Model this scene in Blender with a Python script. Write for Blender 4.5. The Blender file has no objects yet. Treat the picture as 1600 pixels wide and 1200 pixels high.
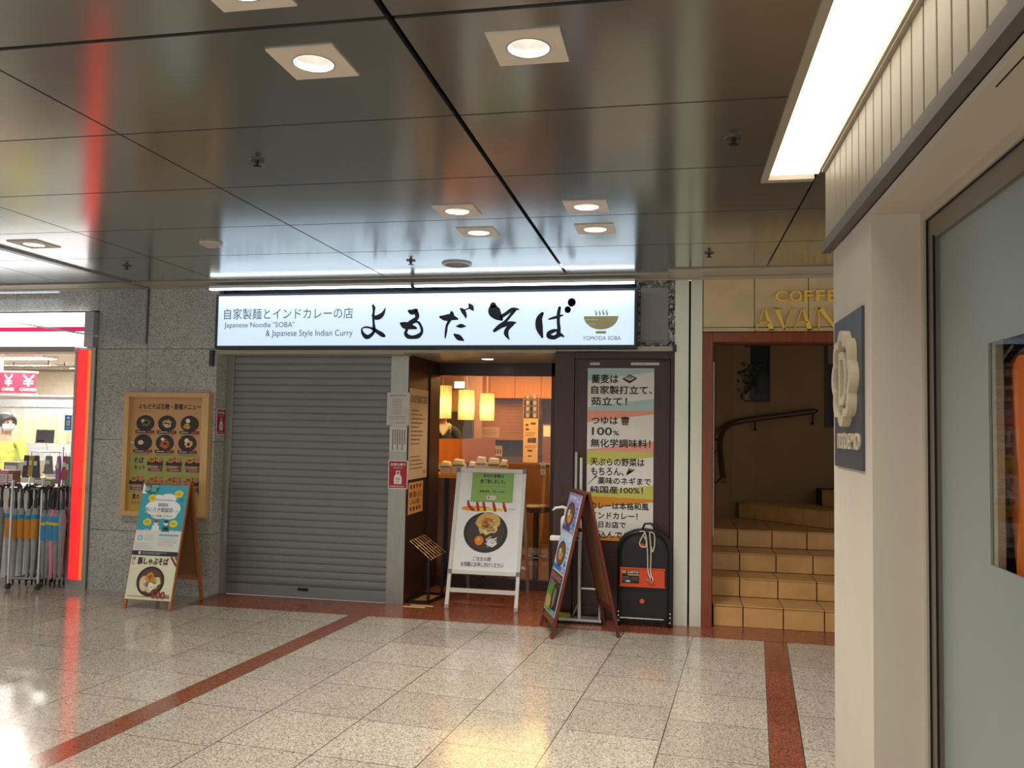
import bpy, math, random
from mathutils import Vector, Matrix
random.seed(7)
S = bpy.context.scene
COL = S.collection
PI = math.pi

# ------------------------------------------------------------------ camera, world, exposure, large lights
EYE = Vector((0.0, -7.133, 1.55))
def add_camera():
    yaw, pit, rol = math.radians(-11.1), math.radians(3.1), math.radians(1.01)
    fwd = Vector((math.sin(yaw) * math.cos(pit), math.cos(yaw) * math.cos(pit), math.sin(pit)))
    r = Vector((math.cos(yaw), -math.sin(yaw), 0)); u = r.cross(fwd)
    r2 = r * math.cos(rol) + u * math.sin(rol); u2 = -r * math.sin(rol) + u * math.cos(rol)
    c = bpy.data.cameras.new('camera'); c.sensor_fit = 'HORIZONTAL'; c.sensor_width = 36.0
    c.lens = 1310.0 / 1600.0 * 36.0; c.clip_start = 0.05; c.clip_end = 100
    o = bpy.data.objects.new('camera', c); COL.objects.link(o)
    m = Matrix.Identity(4)
    for i in range(3):
        m[i][0] = r2[i]; m[i][1] = u2[i]; m[i][2] = -fwd[i]; m[i][3] = EYE[i]
    o.matrix_world = m
    S.camera = o
add_camera()

W = bpy.data.worlds.new('world'); S.world = W; W.use_nodes = True
W.node_tree.nodes['Background'].inputs[0].default_value = (1.0, 0.975, 0.94, 1)
W.node_tree.nodes['Background'].inputs[1].default_value = 1.1
S.view_settings.view_transform = 'Standard'; S.view_settings.look = 'None'
S.view_settings.exposure = 0.0; S.view_settings.gamma = 1.0; S.view_settings.use_curve_mapping = False
S.cycles.use_denoising = True
S.cycles.max_bounces = 8; S.cycles.transparent_max_bounces = 16
S.cycles.sample_clamp_indirect = 4.0

def area_light(name, loc, sx, sy, watt, col, rot=(0, 0, 0), spread=PI):
    l = bpy.data.lights.new(name, 'AREA'); l.shape = 'RECTANGLE'; l.size = sx; l.size_y = sy
    l.energy = watt; l.color = col; l.spread = spread
    o = bpy.data.objects.new(name, l); COL.objects.link(o); o.location = loc; o.rotation_euler = rot
    o.visible_camera = True
    return o
area_light('restaurant_ceiling_light', (-2.0, 3.1, 2.36), 1.5, 1.6, 46, (1.0, 0.66, 0.22))
area_light('restaurant_entrance_light', (-1.75, 1.5, 2.36), 0.9, 0.5, 8, (1.0, 0.60, 0.24))

# added spots without fittings for unseen downlights behind the camera, brightening floor and facade
def downlight_beam(x, y, z=2.814):
    l = bpy.data.lights.new('downlight_beam', 'SPOT'); l.energy = 84; l.spot_size = math.radians(135); l.spot_blend = 0.9; l.shadow_soft_size = 0.06; l.color = (1, 0.95, 0.87)
    o = bpy.data.objects.new('downlight_beam', l); COL.objects.link(o); o.location = (x, y, z)
for _x, _y in ((-1.31, -6.98), (-0.512, -6.98), (-1.31, -7.5), (-0.512, -7.5), (-4.75, -4.4), (-4.75, -7.0), (-3.1, -9.6), (-0.9, -9.6)): downlight_beam(_x, _y, 2.79)

# ------------------------------------------------------------------ materials
def lin1(c):
    c /= 255.0
    return c / 12.92 if c <= 0.04045 else ((c + 0.055) / 1.055) ** 2.4
def lin(c): return (lin1(c[0]), lin1(c[1]), lin1(c[2]), 1.0)
def nd(nt, t, **kw):
    n = nt.nodes.new(t)
    for k, v in kw.items(): setattr(n, k, v)
    return n
MATS = {}
def mat(name, rgb, rough=0.5, metal=0.0, emit=0.0, ecol=None, noise=0.07, scale=14.0, bump=0.0, coat=0.0, spec=0.5, stretch=None):
    if name in MATS: return MATS[name]
    m = bpy.data.materials.new(name); m.use_nodes = True; nt = m.node_tree
    b = nt.nodes['Principled BSDF']
    c = lin(rgb)
    tc = nd(nt, 'ShaderNodeTexCoord'); nz = nd(nt, 'ShaderNodeTexNoise'); nz.inputs['Scale'].default_value = scale
    nz.inputs['Detail'].default_value = 4
    if stretch:
        mp = nd(nt, 'ShaderNodeMapping'); mp.inputs['Scale'].default_value = stretch
        nt.links.new(tc.outputs['Object'], mp.inputs[0]); nt.links.new(mp.outputs[0], nz.inputs['Vector'])
    else: nt.links.new(tc.outputs['Object'], nz.inputs['Vector'])
    rp = nd(nt, 'ShaderNodeValToRGB')
    rp.color_ramp.elements[0].position = 0.25; rp.color_ramp.elements[1].position = 0.75
    rp.color_ramp.elements[0].color = tuple(x * (1 - noise) for x in c[:3]) + (1,)
    rp.color_ramp.elements[1].color = tuple(min(1, x * (1 + noise)) for x in c[:3]) + (1,)
    nt.links.new(nz.outputs['Fac'], rp.inputs[0]); nt.links.new(rp.outputs[0], b.inputs['Base Color'])
    b.inputs['Roughness'].default_value = rough; b.inputs['Metallic'].default_value = metal
    b.inputs['Specular IOR Level'].default_value = spec; b.inputs['Coat Weight'].default_value = coat
    if emit > 0:
        b.inputs['Emission Color'].default_value = lin(ecol or rgb); b.inputs['Emission Strength'].default_value = emit
    if bump > 0:
        bp = nd(nt, 'ShaderNodeBump'); bp.inputs['Strength'].default_value = bump; bp.inputs['Distance'].default_value = 0.01
        nt.links.new(nz.outputs['Fac'], bp.inputs['Height']); nt.links.new(bp.outputs[0], b.inputs['Normal'])
    MATS[name] = m
    return m
def pm(rgb): return mat('ink_%02x%02x%02x' % tuple(int(x) for x in rgb), rgb, rough=0.55, noise=0.03)
def speckle(name, stops, scale, rough, bump=0.0, tone=0.12):
    """granite: random cell colours through a ramp, with broad tone drift"""
    m = bpy.data.materials.new(name); m.use_nodes = True; nt = m.node_tree; L = nt.links.new
    b = nt.nodes['Principled BSDF']; tc = nd(nt, 'ShaderNodeTexCoord')
    v = nd(nt, 'ShaderNodeTexVoronoi'); v.inputs['Scale'].default_value = scale; L(tc.outputs['Object'], v.inputs['Vector'])
    sp = nd(nt, 'ShaderNodeSeparateColor'); L(v.outputs['Color'], sp.inputs[0])
    rp = nd(nt, 'ShaderNodeValToRGB'); rp.color_ramp.interpolation = 'CONSTANT'
    while len(rp.color_ramp.elements) < len(stops): rp.color_ramp.elements.new(0.5)
    for e, (p, c) in zip(rp.color_ramp.elements, stops): e.position = p; e.color = lin(c)
    L(sp.outputs[0], rp.inputs[0])
    nz = nd(nt, 'ShaderNodeTexNoise'); nz.inputs['Scale'].default_value = 2.3; L(tc.outputs['Object'], nz.inputs['Vector'])
    mr = nd(nt, 'ShaderNodeMapRange'); mr.inputs[3].default_value = 1 - tone; mr.inputs[4].default_value = 1 + tone; L(nz.outputs['Fac'], mr.inputs[0])
    mx = nd(nt, 'ShaderNodeVectorMath', operation='SCALE'); L(rp.outputs[0], mx.inputs[0]); L(mr.outputs[0], mx.inputs['Scale'])
    L(mx.outputs[0], b.inputs['Base Color']); b.inputs['Roughness'].default_value = rough
    if bump:
        bp = nd(nt, 'ShaderNodeBump'); bp.inputs['Strength'].default_value = bump; bp.inputs['Distance'].default_value = 0.004
        L(sp.outputs[1], bp.inputs['Height']); L(bp.outputs[0], b.inputs['Normal'])
    MATS[name] = m
    return m
def floor_material():
    """polished granite tiles laid at five degrees to the shop fronts, with red granite strips six columns apart"""
    m = bpy.data.materials.new('floor_tiles'); m.use_nodes = True; nt = m.node_tree; L = nt.links.new
    b = nt.nodes['Principled BSDF']; tc = nd(nt, 'ShaderNodeNewGeometry'); sx = nd(nt, 'ShaderNodeSeparateXYZ'); L(tc.outputs['Position'], sx.inputs[0])
    def mt(op, a, c=None, d=None):
        n = nd(nt, 'ShaderNodeMath', operation=op)
        for i, x in enumerate((a, c, d)):
            if x is None: continue
            if isinstance(x, (int, float)): n.inputs[i].default_value = x
            else: L(x, n.inputs[i])
        return n.outputs[0]
    x, y = sx.outputs[0], sx.outputs[1]
    ca, sa = math.cos(math.radians(5.05)), math.sin(math.radians(5.05))
    s = mt('SUBTRACT', mt('MULTIPLY', x, ca), mt('MULTIPLY', y, sa)); t = mt('ADD', mt('MULTIPLY', x, sa), mt('MULTIPLY', y, ca))
    q = mt('ADD', s, 2.575); per = 3.277; sm = mt('FLOORED_MODULO', q, per); band = mt('FLOOR', mt('DIVIDE', q, per))
    strip = mt('MULTIPLY', mt('LESS_THAN', sm, 0.16), mt('GREATER_THAN', band, -0.5))
    cu = mt('DIVIDE', mt('SUBTRACT', sm, 0.16), (per - 0.16) / 6); ci = mt('FLOOR', cu); cf = mt('FRACT', cu)
    wn = nd(nt, 'ShaderNodeTexWhiteNoise', noise_dimensions='1D'); L(mt('ADD', mt('MULTIPLY', band, 7.0), mt('ADD', ci, 0.37)), wn.inputs['W'])
    tu = mt('DIVIDE', mt('ADD', t, wn.outputs['Value']), 0.512); tf = mt('FRACT', tu); ti = mt('FLOOR', tu)
    jw = 0.006
    j1 = mt('LESS_THAN', mt('MINIMUM', cf, mt('SUBTRACT', 1.0, cf)), jw); j2 = mt('LESS_THAN', mt('MINIMUM', tf, mt('SUBTRACT', 1.0, tf)), 0.006)
    j2 = mt('MULTIPLY', j2, mt('SUBTRACT', 1.0, strip))
    joint = mt('MAXIMUM', mt('MULTIPLY', j1, 0.9), mt('MULTIPLY', j2, 0.8))
    v = nd(nt, 'ShaderNodeTexVoronoi'); v.inputs['Scale'].default_value = 175; L(tc.outputs['Position'], v.inputs['Vector'])
    sp = nd(nt, 'ShaderNodeSeparateColor'); L(v.outputs['Color'], sp.inputs[0])
    def ramp(stops):
        rp = nd(nt, 'ShaderNodeValToRGB'); rp.color_ramp.interpolation = 'CONSTANT'
        while len(rp.color_ramp.elements) < len(stops): rp.color_ramp.elements.new(0.5)
        for e, (p, c) in zip(rp.color_ramp.elements, stops): e.position = p; e.color = lin(c)
        L(sp.outputs[0], rp.inputs[0]); return rp.outputs[0]
    grey = ramp([(0, (104, 96, 86)), (0.11, (154, 143, 129)), (0.36, (176, 165, 149)), (0.68, (188, 177, 162)), (0.88, (206, 196, 182))])
    red = ramp([(0, (70, 38, 28)), (0.10, (122, 68, 50)), (0.45, (136, 78, 58)), (0.86, (154, 98, 76))])
    tw = nd(nt, 'ShaderNodeTexWhiteNoise', noise_dimensions='3D'); cx = nd(nt, 'ShaderNodeCombineXYZ'); L(ci, cx.inputs[0]); L(ti, cx.inputs[1]); L(band, cx.inputs[2]); L(cx.outputs[0], tw.inputs['Vector'])
    tone = mt('ADD', 0.90, mt('MULTIPLY', tw.outputs['Value'], 0.18))
    nz = nd(nt, 'ShaderNodeTexNoise'); nz.inputs['Scale'].default_value = 1.7; nz.inputs['Detail'].default_value = 3; L(tc.outputs['Position'], nz.inputs['Vector'])
    tone = mt('MULTIPLY', tone, mt('ADD', 0.86, mt('MULTIPLY', nz.outputs['Fac'], 0.28)))
    m1 = nd(nt, 'ShaderNodeMix', data_type='RGBA'); L(strip, m1.inputs[0]); L(grey, m1.inputs[6]); L(red, m1.inputs[7])
    vs = nd(nt, 'ShaderNodeVectorMath', operation='SCALE'); L(m1.outputs[2], vs.inputs[0]); L(tone, vs.inputs['Scale'])
    m2 = nd(nt, 'ShaderNodeMix', data_type='RGBA'); L(joint, m2.inputs[0]); L(vs.outputs[0], m2.inputs[6]); m2.inputs[7].default_value = lin((64, 54, 46))
    L(m2.outputs[2], b.inputs['Base Color'])
    L(mt('ADD', 0.09, mt('MULTIPLY', nz.outputs['Fac'], 0.11)), b.inputs['Roughness'])
    b.inputs['Specular IOR Level'].default_value = 0.55
    return m
def glass(name, tint=(1, 1, 1), ior=1.45, rough=0.0, graze=0.9):
    m = bpy.data.materials.new(name); m.use_nodes = True; nt = m.node_tree; L = nt.links.new
    nt.nodes.remove(nt.nodes['Principled BSDF'])
    t = nd(nt, 'ShaderNodeBsdfTransparent'); t.inputs[0].default_value = (*tint, 1)
    g = nd(nt, 'ShaderNodeBsdfGlossy'); g.inputs['Roughness'].default_value = rough
    lw = nd(nt, 'ShaderNodeLayerWeight'); lw.inputs[0].default_value = 0.5
    pw = nd(nt, 'ShaderNodeMath', operation='POWER'); L(lw.outputs['Facing'], pw.inputs[0]); pw.inputs[1].default_value = 5.0
    f0 = ((ior - 1) / (ior + 1)) ** 2
    f = nd(nt, 'ShaderNodeMath', operation='MULTIPLY_ADD'); L(pw.outputs[0], f.inputs[0]); f.inputs[1].default_value = graze - f0; f.inputs[2].default_value = f0
    nz = nd(nt, 'ShaderNodeTexNoise'); nz.inputs['Scale'].default_value = 3
    bp = nd(nt, 'ShaderNodeBump'); bp.inputs['Strength'].default_value = 0.01; L(nz.outputs['Fac'], bp.inputs['Height']); L(bp.outputs[0], g.inputs['Normal'])
    x = nd(nt, 'ShaderNodeMixShader'); L(f.outputs[0], x.inputs[0]); L(t.outputs[0], x.inputs[1]); L(g.outputs[0], x.inputs[2])
    L(x.outputs[0], nt.nodes['Material Output'].inputs[0])
    MATS[name] = m
    return m
def shade_material():
    m = bpy.data.materials.new('lamp_paper'); m.use_nodes = True; nt = m.node_tree; L = nt.links.new
    nt.nodes.remove(nt.nodes['Principled BSDF'])
    nz = nd(nt, 'ShaderNodeTexNoise'); nz.inputs['Scale'].default_value = 40
    rp = nd(nt, 'ShaderNodeValToRGB'); rp.color_ramp.elements[0].color = (0.80, 0.62, 0.26, 1); rp.color_ramp.elements[1].color = (0.92, 0.76, 0.38, 1); L(nz.outputs['Fac'], rp.inputs[0])
    a = nd(nt, 'ShaderNodeBsdfTranslucent'); d = nd(nt, 'ShaderNodeBsdfDiffuse'); L(rp.outputs[0], a.inputs[0]); L(rp.outputs[0], d.inputs[0])
    x = nd(nt, 'ShaderNodeMixShader'); x.inputs[0].default_value = 0.3; L(a.outputs[0], x.inputs[1]); L(d.outputs[0], x.inputs[2])
    L(x.outputs[0], nt.nodes['Material Output'].inputs[0])
    return m

FLOOR = floor_material()
RED_GRANITE = speckle('red_granite', [(0, (70, 36, 24)), (0.10, (128, 68, 46)), (0.45, (142, 78, 54)), (0.88, (160, 96, 70))], 125, 0.2)
GRANITE = speckle('grey_granite', [(0, (134, 133, 128)), (0.12, (168, 166, 160)), (0.45, (182, 180, 174)), (0.85, (198, 196, 190))], 105, 0.55, bump=0.3, tone=0.16)
ROUGH_STONE = speckle('rough_stone', [(0, (50, 50, 48)), (0.2, (110, 110, 106)), (0.6, (150, 150, 146)), (0.85, (190, 190, 186))], 55, 0.6, bump=0.4)
GLASS = glass('clear_glass')
PANE = glass('display_glass', (0.96, 0.98, 0.97), 1.25, 0.0, 0.35)
VINYL = glass('clear_vinyl', (0.95, 0.97, 0.98), 1.5, 0.08)
PAPER_SHADE = shade_material()
CEIL = mat('ceiling_metal', (172, 176, 170), rough=0.17, metal=0.80, noise=0.05, scale=3)
DARKGAP = mat('dark_gap', (14, 13, 12), rough=0.9)
CREAM = mat('cream_paint', (206, 196, 180), rough=0.55, noise=0.03, scale=5)
WHITEPL = mat('white_plastic', (226, 224, 218), rough=0.4)
TRIM = mat('cream_trim', (176, 168, 150), rough=0.35, noise=0.05, scale=6)
STEEL = mat('brushed_steel', (150, 148, 140), rough=0.34, metal=0.85, noise=0.10, scale=10, stretch=(8, 8, 0.6))
ALU = mat('aluminium', (196, 196, 192), rough=0.3, metal=0.8, noise=0.05)
WHITEALU = mat('white_aluminium', (214, 212, 206), rough=0.35, metal=0.1, noise=0.04)
DKWOOD = mat('dark_brown_wood', (54, 27, 19), rough=0.38, noise=0.28, scale=9, stretch=(9, 9, 0.7))
REDWOOD = mat('reddish_wood', (128, 62, 28), rough=0.35, noise=0.2, scale=8, stretch=(7, 7, 0.8))
BOARDWOOD = mat('reddish_brown_wood', (96, 38, 26), rough=0.4, noise=0.2, scale=10, stretch=(8, 8, 0.8))
OAK = mat('honey_wood', (168, 104, 52), rough=0.45, noise=0.2, scale=10, stretch=(9, 9, 0.9))
PALEWOOD = mat('pale_pine', (206, 168, 108), rough=0.45, noise=0.1, scale=9, stretch=(8, 8, 0.8))
HARDBOARD = mat('hardboard', (140, 92, 54), rough=0.6, noise=0.08)
CABWOOD = mat('orange_cabinet_wood', (226, 136, 28), rough=0.35, noise=0.10, scale=6, stretch=(9, 9, 0.6))
SHUTTER = mat('grey_shutter_steel', (124, 124, 122), rough=0.42, metal=0.35, noise=0.05, scale=4)
BLACK = mat('black_plastic', (12, 12, 13), rough=0.45)
BLACKM = mat('black_metal', (24, 23, 22), rough=0.35, metal=0.5)
CHROME = mat('chrome', (225, 225, 225), rough=0.15, metal=1.0)
NAVYFR = mat('navy_frame', (30, 36, 52), rough=0.4)
GREYPAINT = mat('grey_paint', (140, 138, 132), rough=0.5)
CTILE = mat('cream_stone_tile', (204, 182, 140), rough=0.35, noise=0.12, scale=5)
STAIRTILE = mat('stair_tile', (206, 158, 98), rough=0.35, noise=0.14, scale=6)
GROUT = mat('dark_grout', (44, 32, 22), rough=0.9)
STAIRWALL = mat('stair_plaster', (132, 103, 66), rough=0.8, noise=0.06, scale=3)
GOLD = mat('gold_letters', (240, 200, 92), rough=0.3, metal=0.05, noise=0.06)

# ------------------------------------------------------------------ scene tree helpers
def tag(o, label=None, cat=None, group=None, kind=None):
    if label: o['label'] = label
    if cat: o['category'] = cat
    if group: o['group'] = group
    if kind: o['kind'] = kind
    return o
def thing(name, label, cat, loc=(0, 0, 0), rz=0.0, group=None):
    o = bpy.data.objects.new(name, None); COL.objects.link(o); o.empty_display_size = 0.1
    o.location = loc; o.rotation_euler = (0, 0, rz)
    return tag(o, label, cat, group)
def rootof(o):
    while o.parent: o = o.parent
    return o
def copy_tree(o, parent=None):
    c = o.copy(); COL.objects.link(c); c.parent = parent
    for ch in [x for x in bpy.data.objects if x.parent is o]: copy_tree(ch, c)
    return c
class MB:
    def __init__(s): s.v = []; s.f = []; s.m = []
    def add(s, vs, fs, mi=0):
        k = len(s.v); s.v += [Vector(p) for p in vs]
        for f in fs: s.f.append([i + k for i in f]); s.m.append(mi)
        return s
    def box(s, x0, x1, y0, y1, z0, z1, mi=0):
        return s.add([(x0, y0, z0), (x1, y0, z0), (x1, y1, z0), (x0, y1, z0), (x0, y0, z1), (x1, y0, z1), (x1, y1, z1), (x0, y1, z1)],
                     [(3, 2, 1, 0), (4, 5, 6, 7), (0, 1, 5, 4), (1, 2, 6, 5), (2, 3, 7, 6), (3, 0, 4, 7)], mi)
    def bar(s, a, b, w, d, up=(0, 0, 1), mi=0):
        a, b = Vector(a), Vector(b); t = (b - a).normalized(); up = Vector(up)
        if abs(t.dot(up)) > 0.95: up = Vector((0, 1, 0))
        sd = t.cross(up).normalized(); u = sd.cross(t)
        P = []
        for c in (a, b):
            for i, j in ((-1, -1), (1, -1), (1, 1), (-1, 1)): P.append(c + sd * (w / 2 * i) + u * (d / 2 * j))
        return s.add(P, [(3, 2, 1, 0), (4, 5, 6, 7), (0, 1, 5, 4), (1, 2, 6, 5), (2, 3, 7, 6), (3, 0, 4, 7)], mi)
    def tube(s, pts, r, n=8, mi=0, caps=True):
        pts = [Vector(p) for p in pts]; rs = r if isinstance(r, (list, tuple)) else [r] * len(pts)
        P = []; ref = None
        for i, p in enumerate(pts):
            t = (pts[min(i + 1, len(pts) - 1)] - pts[max(i - 1, 0)]).normalized()
            if ref is None: ref = Vector((0, 0, 1)) if abs(t.z) < 0.9 else Vector((1, 0, 0))
            a = t.cross(ref).normalized(); b = a.cross(t).normalized(); ref = b
            for k in range(n):
                q = 2 * PI * k / n; P.append(p + (a * math.cos(q) + b * math.sin(q)) * rs[i])
        F = [(i * n + k, i * n + (k + 1) % n, (i + 1) * n + (k + 1) % n, (i + 1) * n + k) for i in range(len(pts) - 1) for k in range(n)]
        if caps: F += [tuple(range(n))[::-1], tuple((len(pts) - 1) * n + k for k in range(n))]
        return s.add(P, F, mi)
    def lathe(s, prof, c=(0, 0, 0), n=16, mi=0, sx=1.0, sy=1.0, caps=True):
        P = [(c[0] + r * sx * math.cos(2 * PI * k / n), c[1] + r * sy * math.sin(2 * PI * k / n), c[2] + z) for r, z in prof for k in range(n)]
        F = [(i * n + k, i * n + (k + 1) % n, (i + 1) * n + (k + 1) % n, (i + 1) * n + k) for i in range(len(prof) - 1) for k in range(n)]
        if caps and prof[0][0] > 1e-6: F.append(tuple(range(n))[::-1])
        if caps and prof[-1][0] > 1e-6: F.append(tuple((len(prof) - 1) * n + k for k in range(n)))
        return s.add(P, F, mi)
    def prism(s, poly, ext, mi=0):
        n = len(poly); e = Vector(ext); P = [Vector(p) for p in poly] + [Vector(p) + e for p in poly]
        return s.add(P, [tuple(range(n))[::-1], tuple(range(n, 2 * n))] + [(i, (i + 1) % n, n + (i + 1) % n, n + i) for i in range(n)], mi)
    def quad(s, *p, mi=0): return s.add(p, [tuple(range(len(p)))], mi)
    def build(s, name, m, par=None, smooth=False, bevel=0.0, local=False, seg=2):
        me = bpy.data.meshes.new(name)
        off = Vector((0, 0, 0))
        o = bpy.data.objects.new(name, me)
        if par is not None:
            if not local: off = Vector(rootof(par).location)
            o.parent = par
        else:
            xs = [p.x for p in s.v]; ys = [p.y for p in s.v]; zs = [p.z for p in s.v]
            off = Vector(((min(xs) + max(xs)) / 2, (min(ys) + max(ys)) / 2, min(zs)))
            o.location = off
        me.from_pydata([p - off for p in s.v], [], s.f)
        ms = m if isinstance(m, (list, tuple)) else [m]
        for x in ms: me.materials.append(x)
        for p, k in zip(me.polygons, s.m): p.material_index = k; p.use_smooth = smooth
        me.update()
        COL.objects.link(o)
        if bevel:
            b = o.modifiers.new('bevel', 'BEVEL'); b.width = bevel; b.segments = seg; b.limit_method = 'ANGLE'
        if smooth:
            try: me.set_sharp_from_angle(angle=0.7)
            except Exception: pass
        return o
def struct(mb, name, m, origin0=False, **k):
    o = mb.build(name, m, **k)
    return tag(o, kind='structure')
_TXT = {}
def text_geo(body, bold=0.0):
    k = (body, bold)
    if k not in _TXT:
        c = bpy.data.curves.new('t', 'FONT'); c.body = body; c.offset = bold; c.resolution_u = 3
        o = bpy.data.objects.new('t', c); me = o.to_mesh()
        vs = [(v.co.x, v.co.y) for v in me.vertices]; fs = [tuple(p.vertices) for p in me.polygons]
        o.to_mesh_clear(); bpy.data.objects.remove(o); bpy.data.curves.remove(c)
        _TXT[k] = (vs, fs)
    return _TXT[k]
def spline(pts, n=5):
    out = []
    P = [pts[0]] + list(pts) + [pts[-1]]
    for i in range(1, len(P) - 2):
        for j in range(n):
            t = j / n
            out.append(tuple(0.5 * (2 * b + (c - a) * t + (2 * a - 5 * b + 4 * c - d) * t * t + (3 * b - a - 3 * c + d) * t ** 3) for a, b, c, d in zip(P[i - 1], P[i], P[i + 1], P[i + 2])))
    out.append(tuple(pts[-1]))
    return out
class Sheet:
    """a flat printed sheet: u to the right, v up, in metres; printing is thin layers on a base of real thickness"""
    def __init__(s, o, U, V, w, h, base=(235, 232, 224), th=0.003, step=0.0006):
        s.o, s.U, s.V = Vector(o), Vector(U).normalized(), Vector(V).normalized(); s.N = s.U.cross(s.V)
        s.w, s.h, s.step, s.th = w, h, step, th
        s.mb = MB(); s.mats = []; s.k = 0
        if base is not None:
            mi = s.mi(base); a = s.o; N = s.N
            q = [a, a + s.U * w, a + s.U * w + s.V * h, a + s.V * h]
            s.mb.add([p for p in q] + [p + N * th for p in q], [(3, 2, 1, 0), (4, 5, 6, 7), (0, 1, 5, 4), (1, 2, 6, 5), (2, 3, 7, 6), (3, 0, 4, 7)], mi)
    def mi(s, c):
        m = c if not isinstance(c, tuple) else pm(c)
        if m not in s.mats: s.mats.append(m)
        return s.mats.index(m)
    def p(s, u, v, l): return s.o + s.U * u + s.V * v + s.N * (s.th + s.step * l)
    def geo(s, vs, fs, c, l=1): s.mb.add([s.p(u, v, l) for u, v in vs], fs, s.mi(c)); return s
    def poly(s, vs, c, l=1): return s.geo(vs, [tuple(range(len(vs)))], c, l)
    def rect(s, u0, v0, u1, v1, c, l=1): return s.poly([(u0, v0), (u1, v0), (u1, v1), (u0, v1)], c, l)
    def ell(s, cu, cv, ru, rv, c, l=1, n=28, a0=0, a1=2 * PI):
        full = abs(a1 - a0 - 2 * PI) < 1e-6
        return s.poly([(cu + ru * math.cos(a0 + (a1 - a0) * i / (n if full else n - 1)), cv + rv * math.sin(a0 + (a1 - a0) * i / (n if full else n - 1))) for i in range(n)], c, l)
    def blob(s, cu, cv, ru, rv, c, l=1, n=14, j=0.22, rnd=random):
        return s.poly([(cu + ru * (1 + rnd.uniform(-j, j)) * math.cos(2 * PI * i / n), cv + rv * (1 + rnd.uniform(-j, j)) * math.sin(2 * PI * i / n)) for i in range(n)], c, l)
    def text(s, body, u0, v0, u1, v1, c, l=2, bold=0.0, vertical=False):
        if vertical:
            n = len(body); h = (v1 - v0) / n
            for i, ch in enumerate(body): s.text(ch, u0, v1 - h * (i + 0.9), u1, v1 - h * (i + 0.1), c, l, bold)
            return s
        vs, fs = text_geo(body)
        if not vs: return s
        if bold:
            d = bold * (v1 - v0) * 1.1
            for i, (a, b) in enumerate(((-1, 0), (1, 0), (0, -1), (0, 1))): s.text(body, u0 + d * a, v0 + d * b, u1 + d * a, v1 + d * b, c, l + .1 * (i + 1))
        xs = [a for a, b in vs]; ys = [b for a, b in vs]; ax, bx, ay, by = min(xs), max(xs), min(ys), max(ys)
        return s.geo([(u0 + (a - ax) / max(bx - ax, 1e-6) * (u1 - u0), v0 + (b - ay) / max(by - ay, 1e-6) * (v1 - v0)) for a, b in vs], fs, c, l)
    def stroke(s, pts, c, l=2, n=5):
        """brush stroke: (u, v, width) points"""
        q = spline(pts, n); A = []; B = []
        for i, (u, v, w) in enumerate(q):
            a = q[max(i - 1, 0)]; b = q[min(i + 1, len(q) - 1)]; dx, dy = b[0] - a[0], b[1] - a[1]; d = math.hypot(dx, dy) or 1
            A.append((u - dy / d * w / 2, v + dx / d * w / 2)); B.append((u + dy / d * w / 2, v - dx / d * w / 2))
        m = len(q)
        s.geo(A + B, [(m + i, m + i + 1, i + 1, i) for i in range(m - 1)], c, l)
        for u, v, w in (q[0], q[-1]): s.ell(u, v, w / 2, w / 2, c, l, 10)
        return s
    def lines(s, u0, v0, u1, v1, n, c, l=2, fill=0.62, rnd=random, ragged=0.3):
        """small print too fine to read: rows of short strokes"""
        h = (v1 - v0) / n
        for i in range(n):
            y1 = v1 - h * i - h * (1 - fill) / 2; y0 = y1 - h * fill; u = u0; e = u1 - (u1 - u0) * rnd.uniform(0, ragged)
            while u < e:
                w = h * fill * rnd.uniform(0.45, 0.95); s.rect(u, y0 + rnd.uniform(0, 0.25) * (y1 - y0), min(u + w, e), y1 - rnd.uniform(0, 0.25) * (y1 - y0), c, l); u += w + h * 0.18
        return s
    def bowl(s, cu, cv, r, ry, tops, l=2, rim=(34, 30, 28), soup=(70, 48, 32), seed=1):
        rnd = random.Random(seed)
        s.ell(cu, cv, r, ry, rim, l); s.ell(cu, cv, r * 0.86, ry * 0.86, soup, l + 1)
        for i, (c, fu, fv, fr, n) in enumerate(tops):
            s.blob(cu + fu * r, cv + fv * ry, fr * r, fr * ry, c, l + 2 + i, rnd=rnd)
            for k in range(n):
                a = rnd.uniform(0, 2 * PI); q = rnd.uniform(0, 0.8) * fr; d = rnd.choice((0.8, 1.12, 0.92))
                s.blob(cu + (fu + q * math.cos(a)) * r, cv + (fv + q * math.sin(a)) * ry, fr * r * 0.28, fr * ry * 0.16, tuple(min(250, x * d) for x in c), l + 3 + i, 8, rnd=rnd)
        return s
    def build(s, name, par=None, local=False): return s.mb.build(name, s.mats, par, local=local)
FX, FZ = (1, 0, 0), (0, 0, 1)
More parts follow.
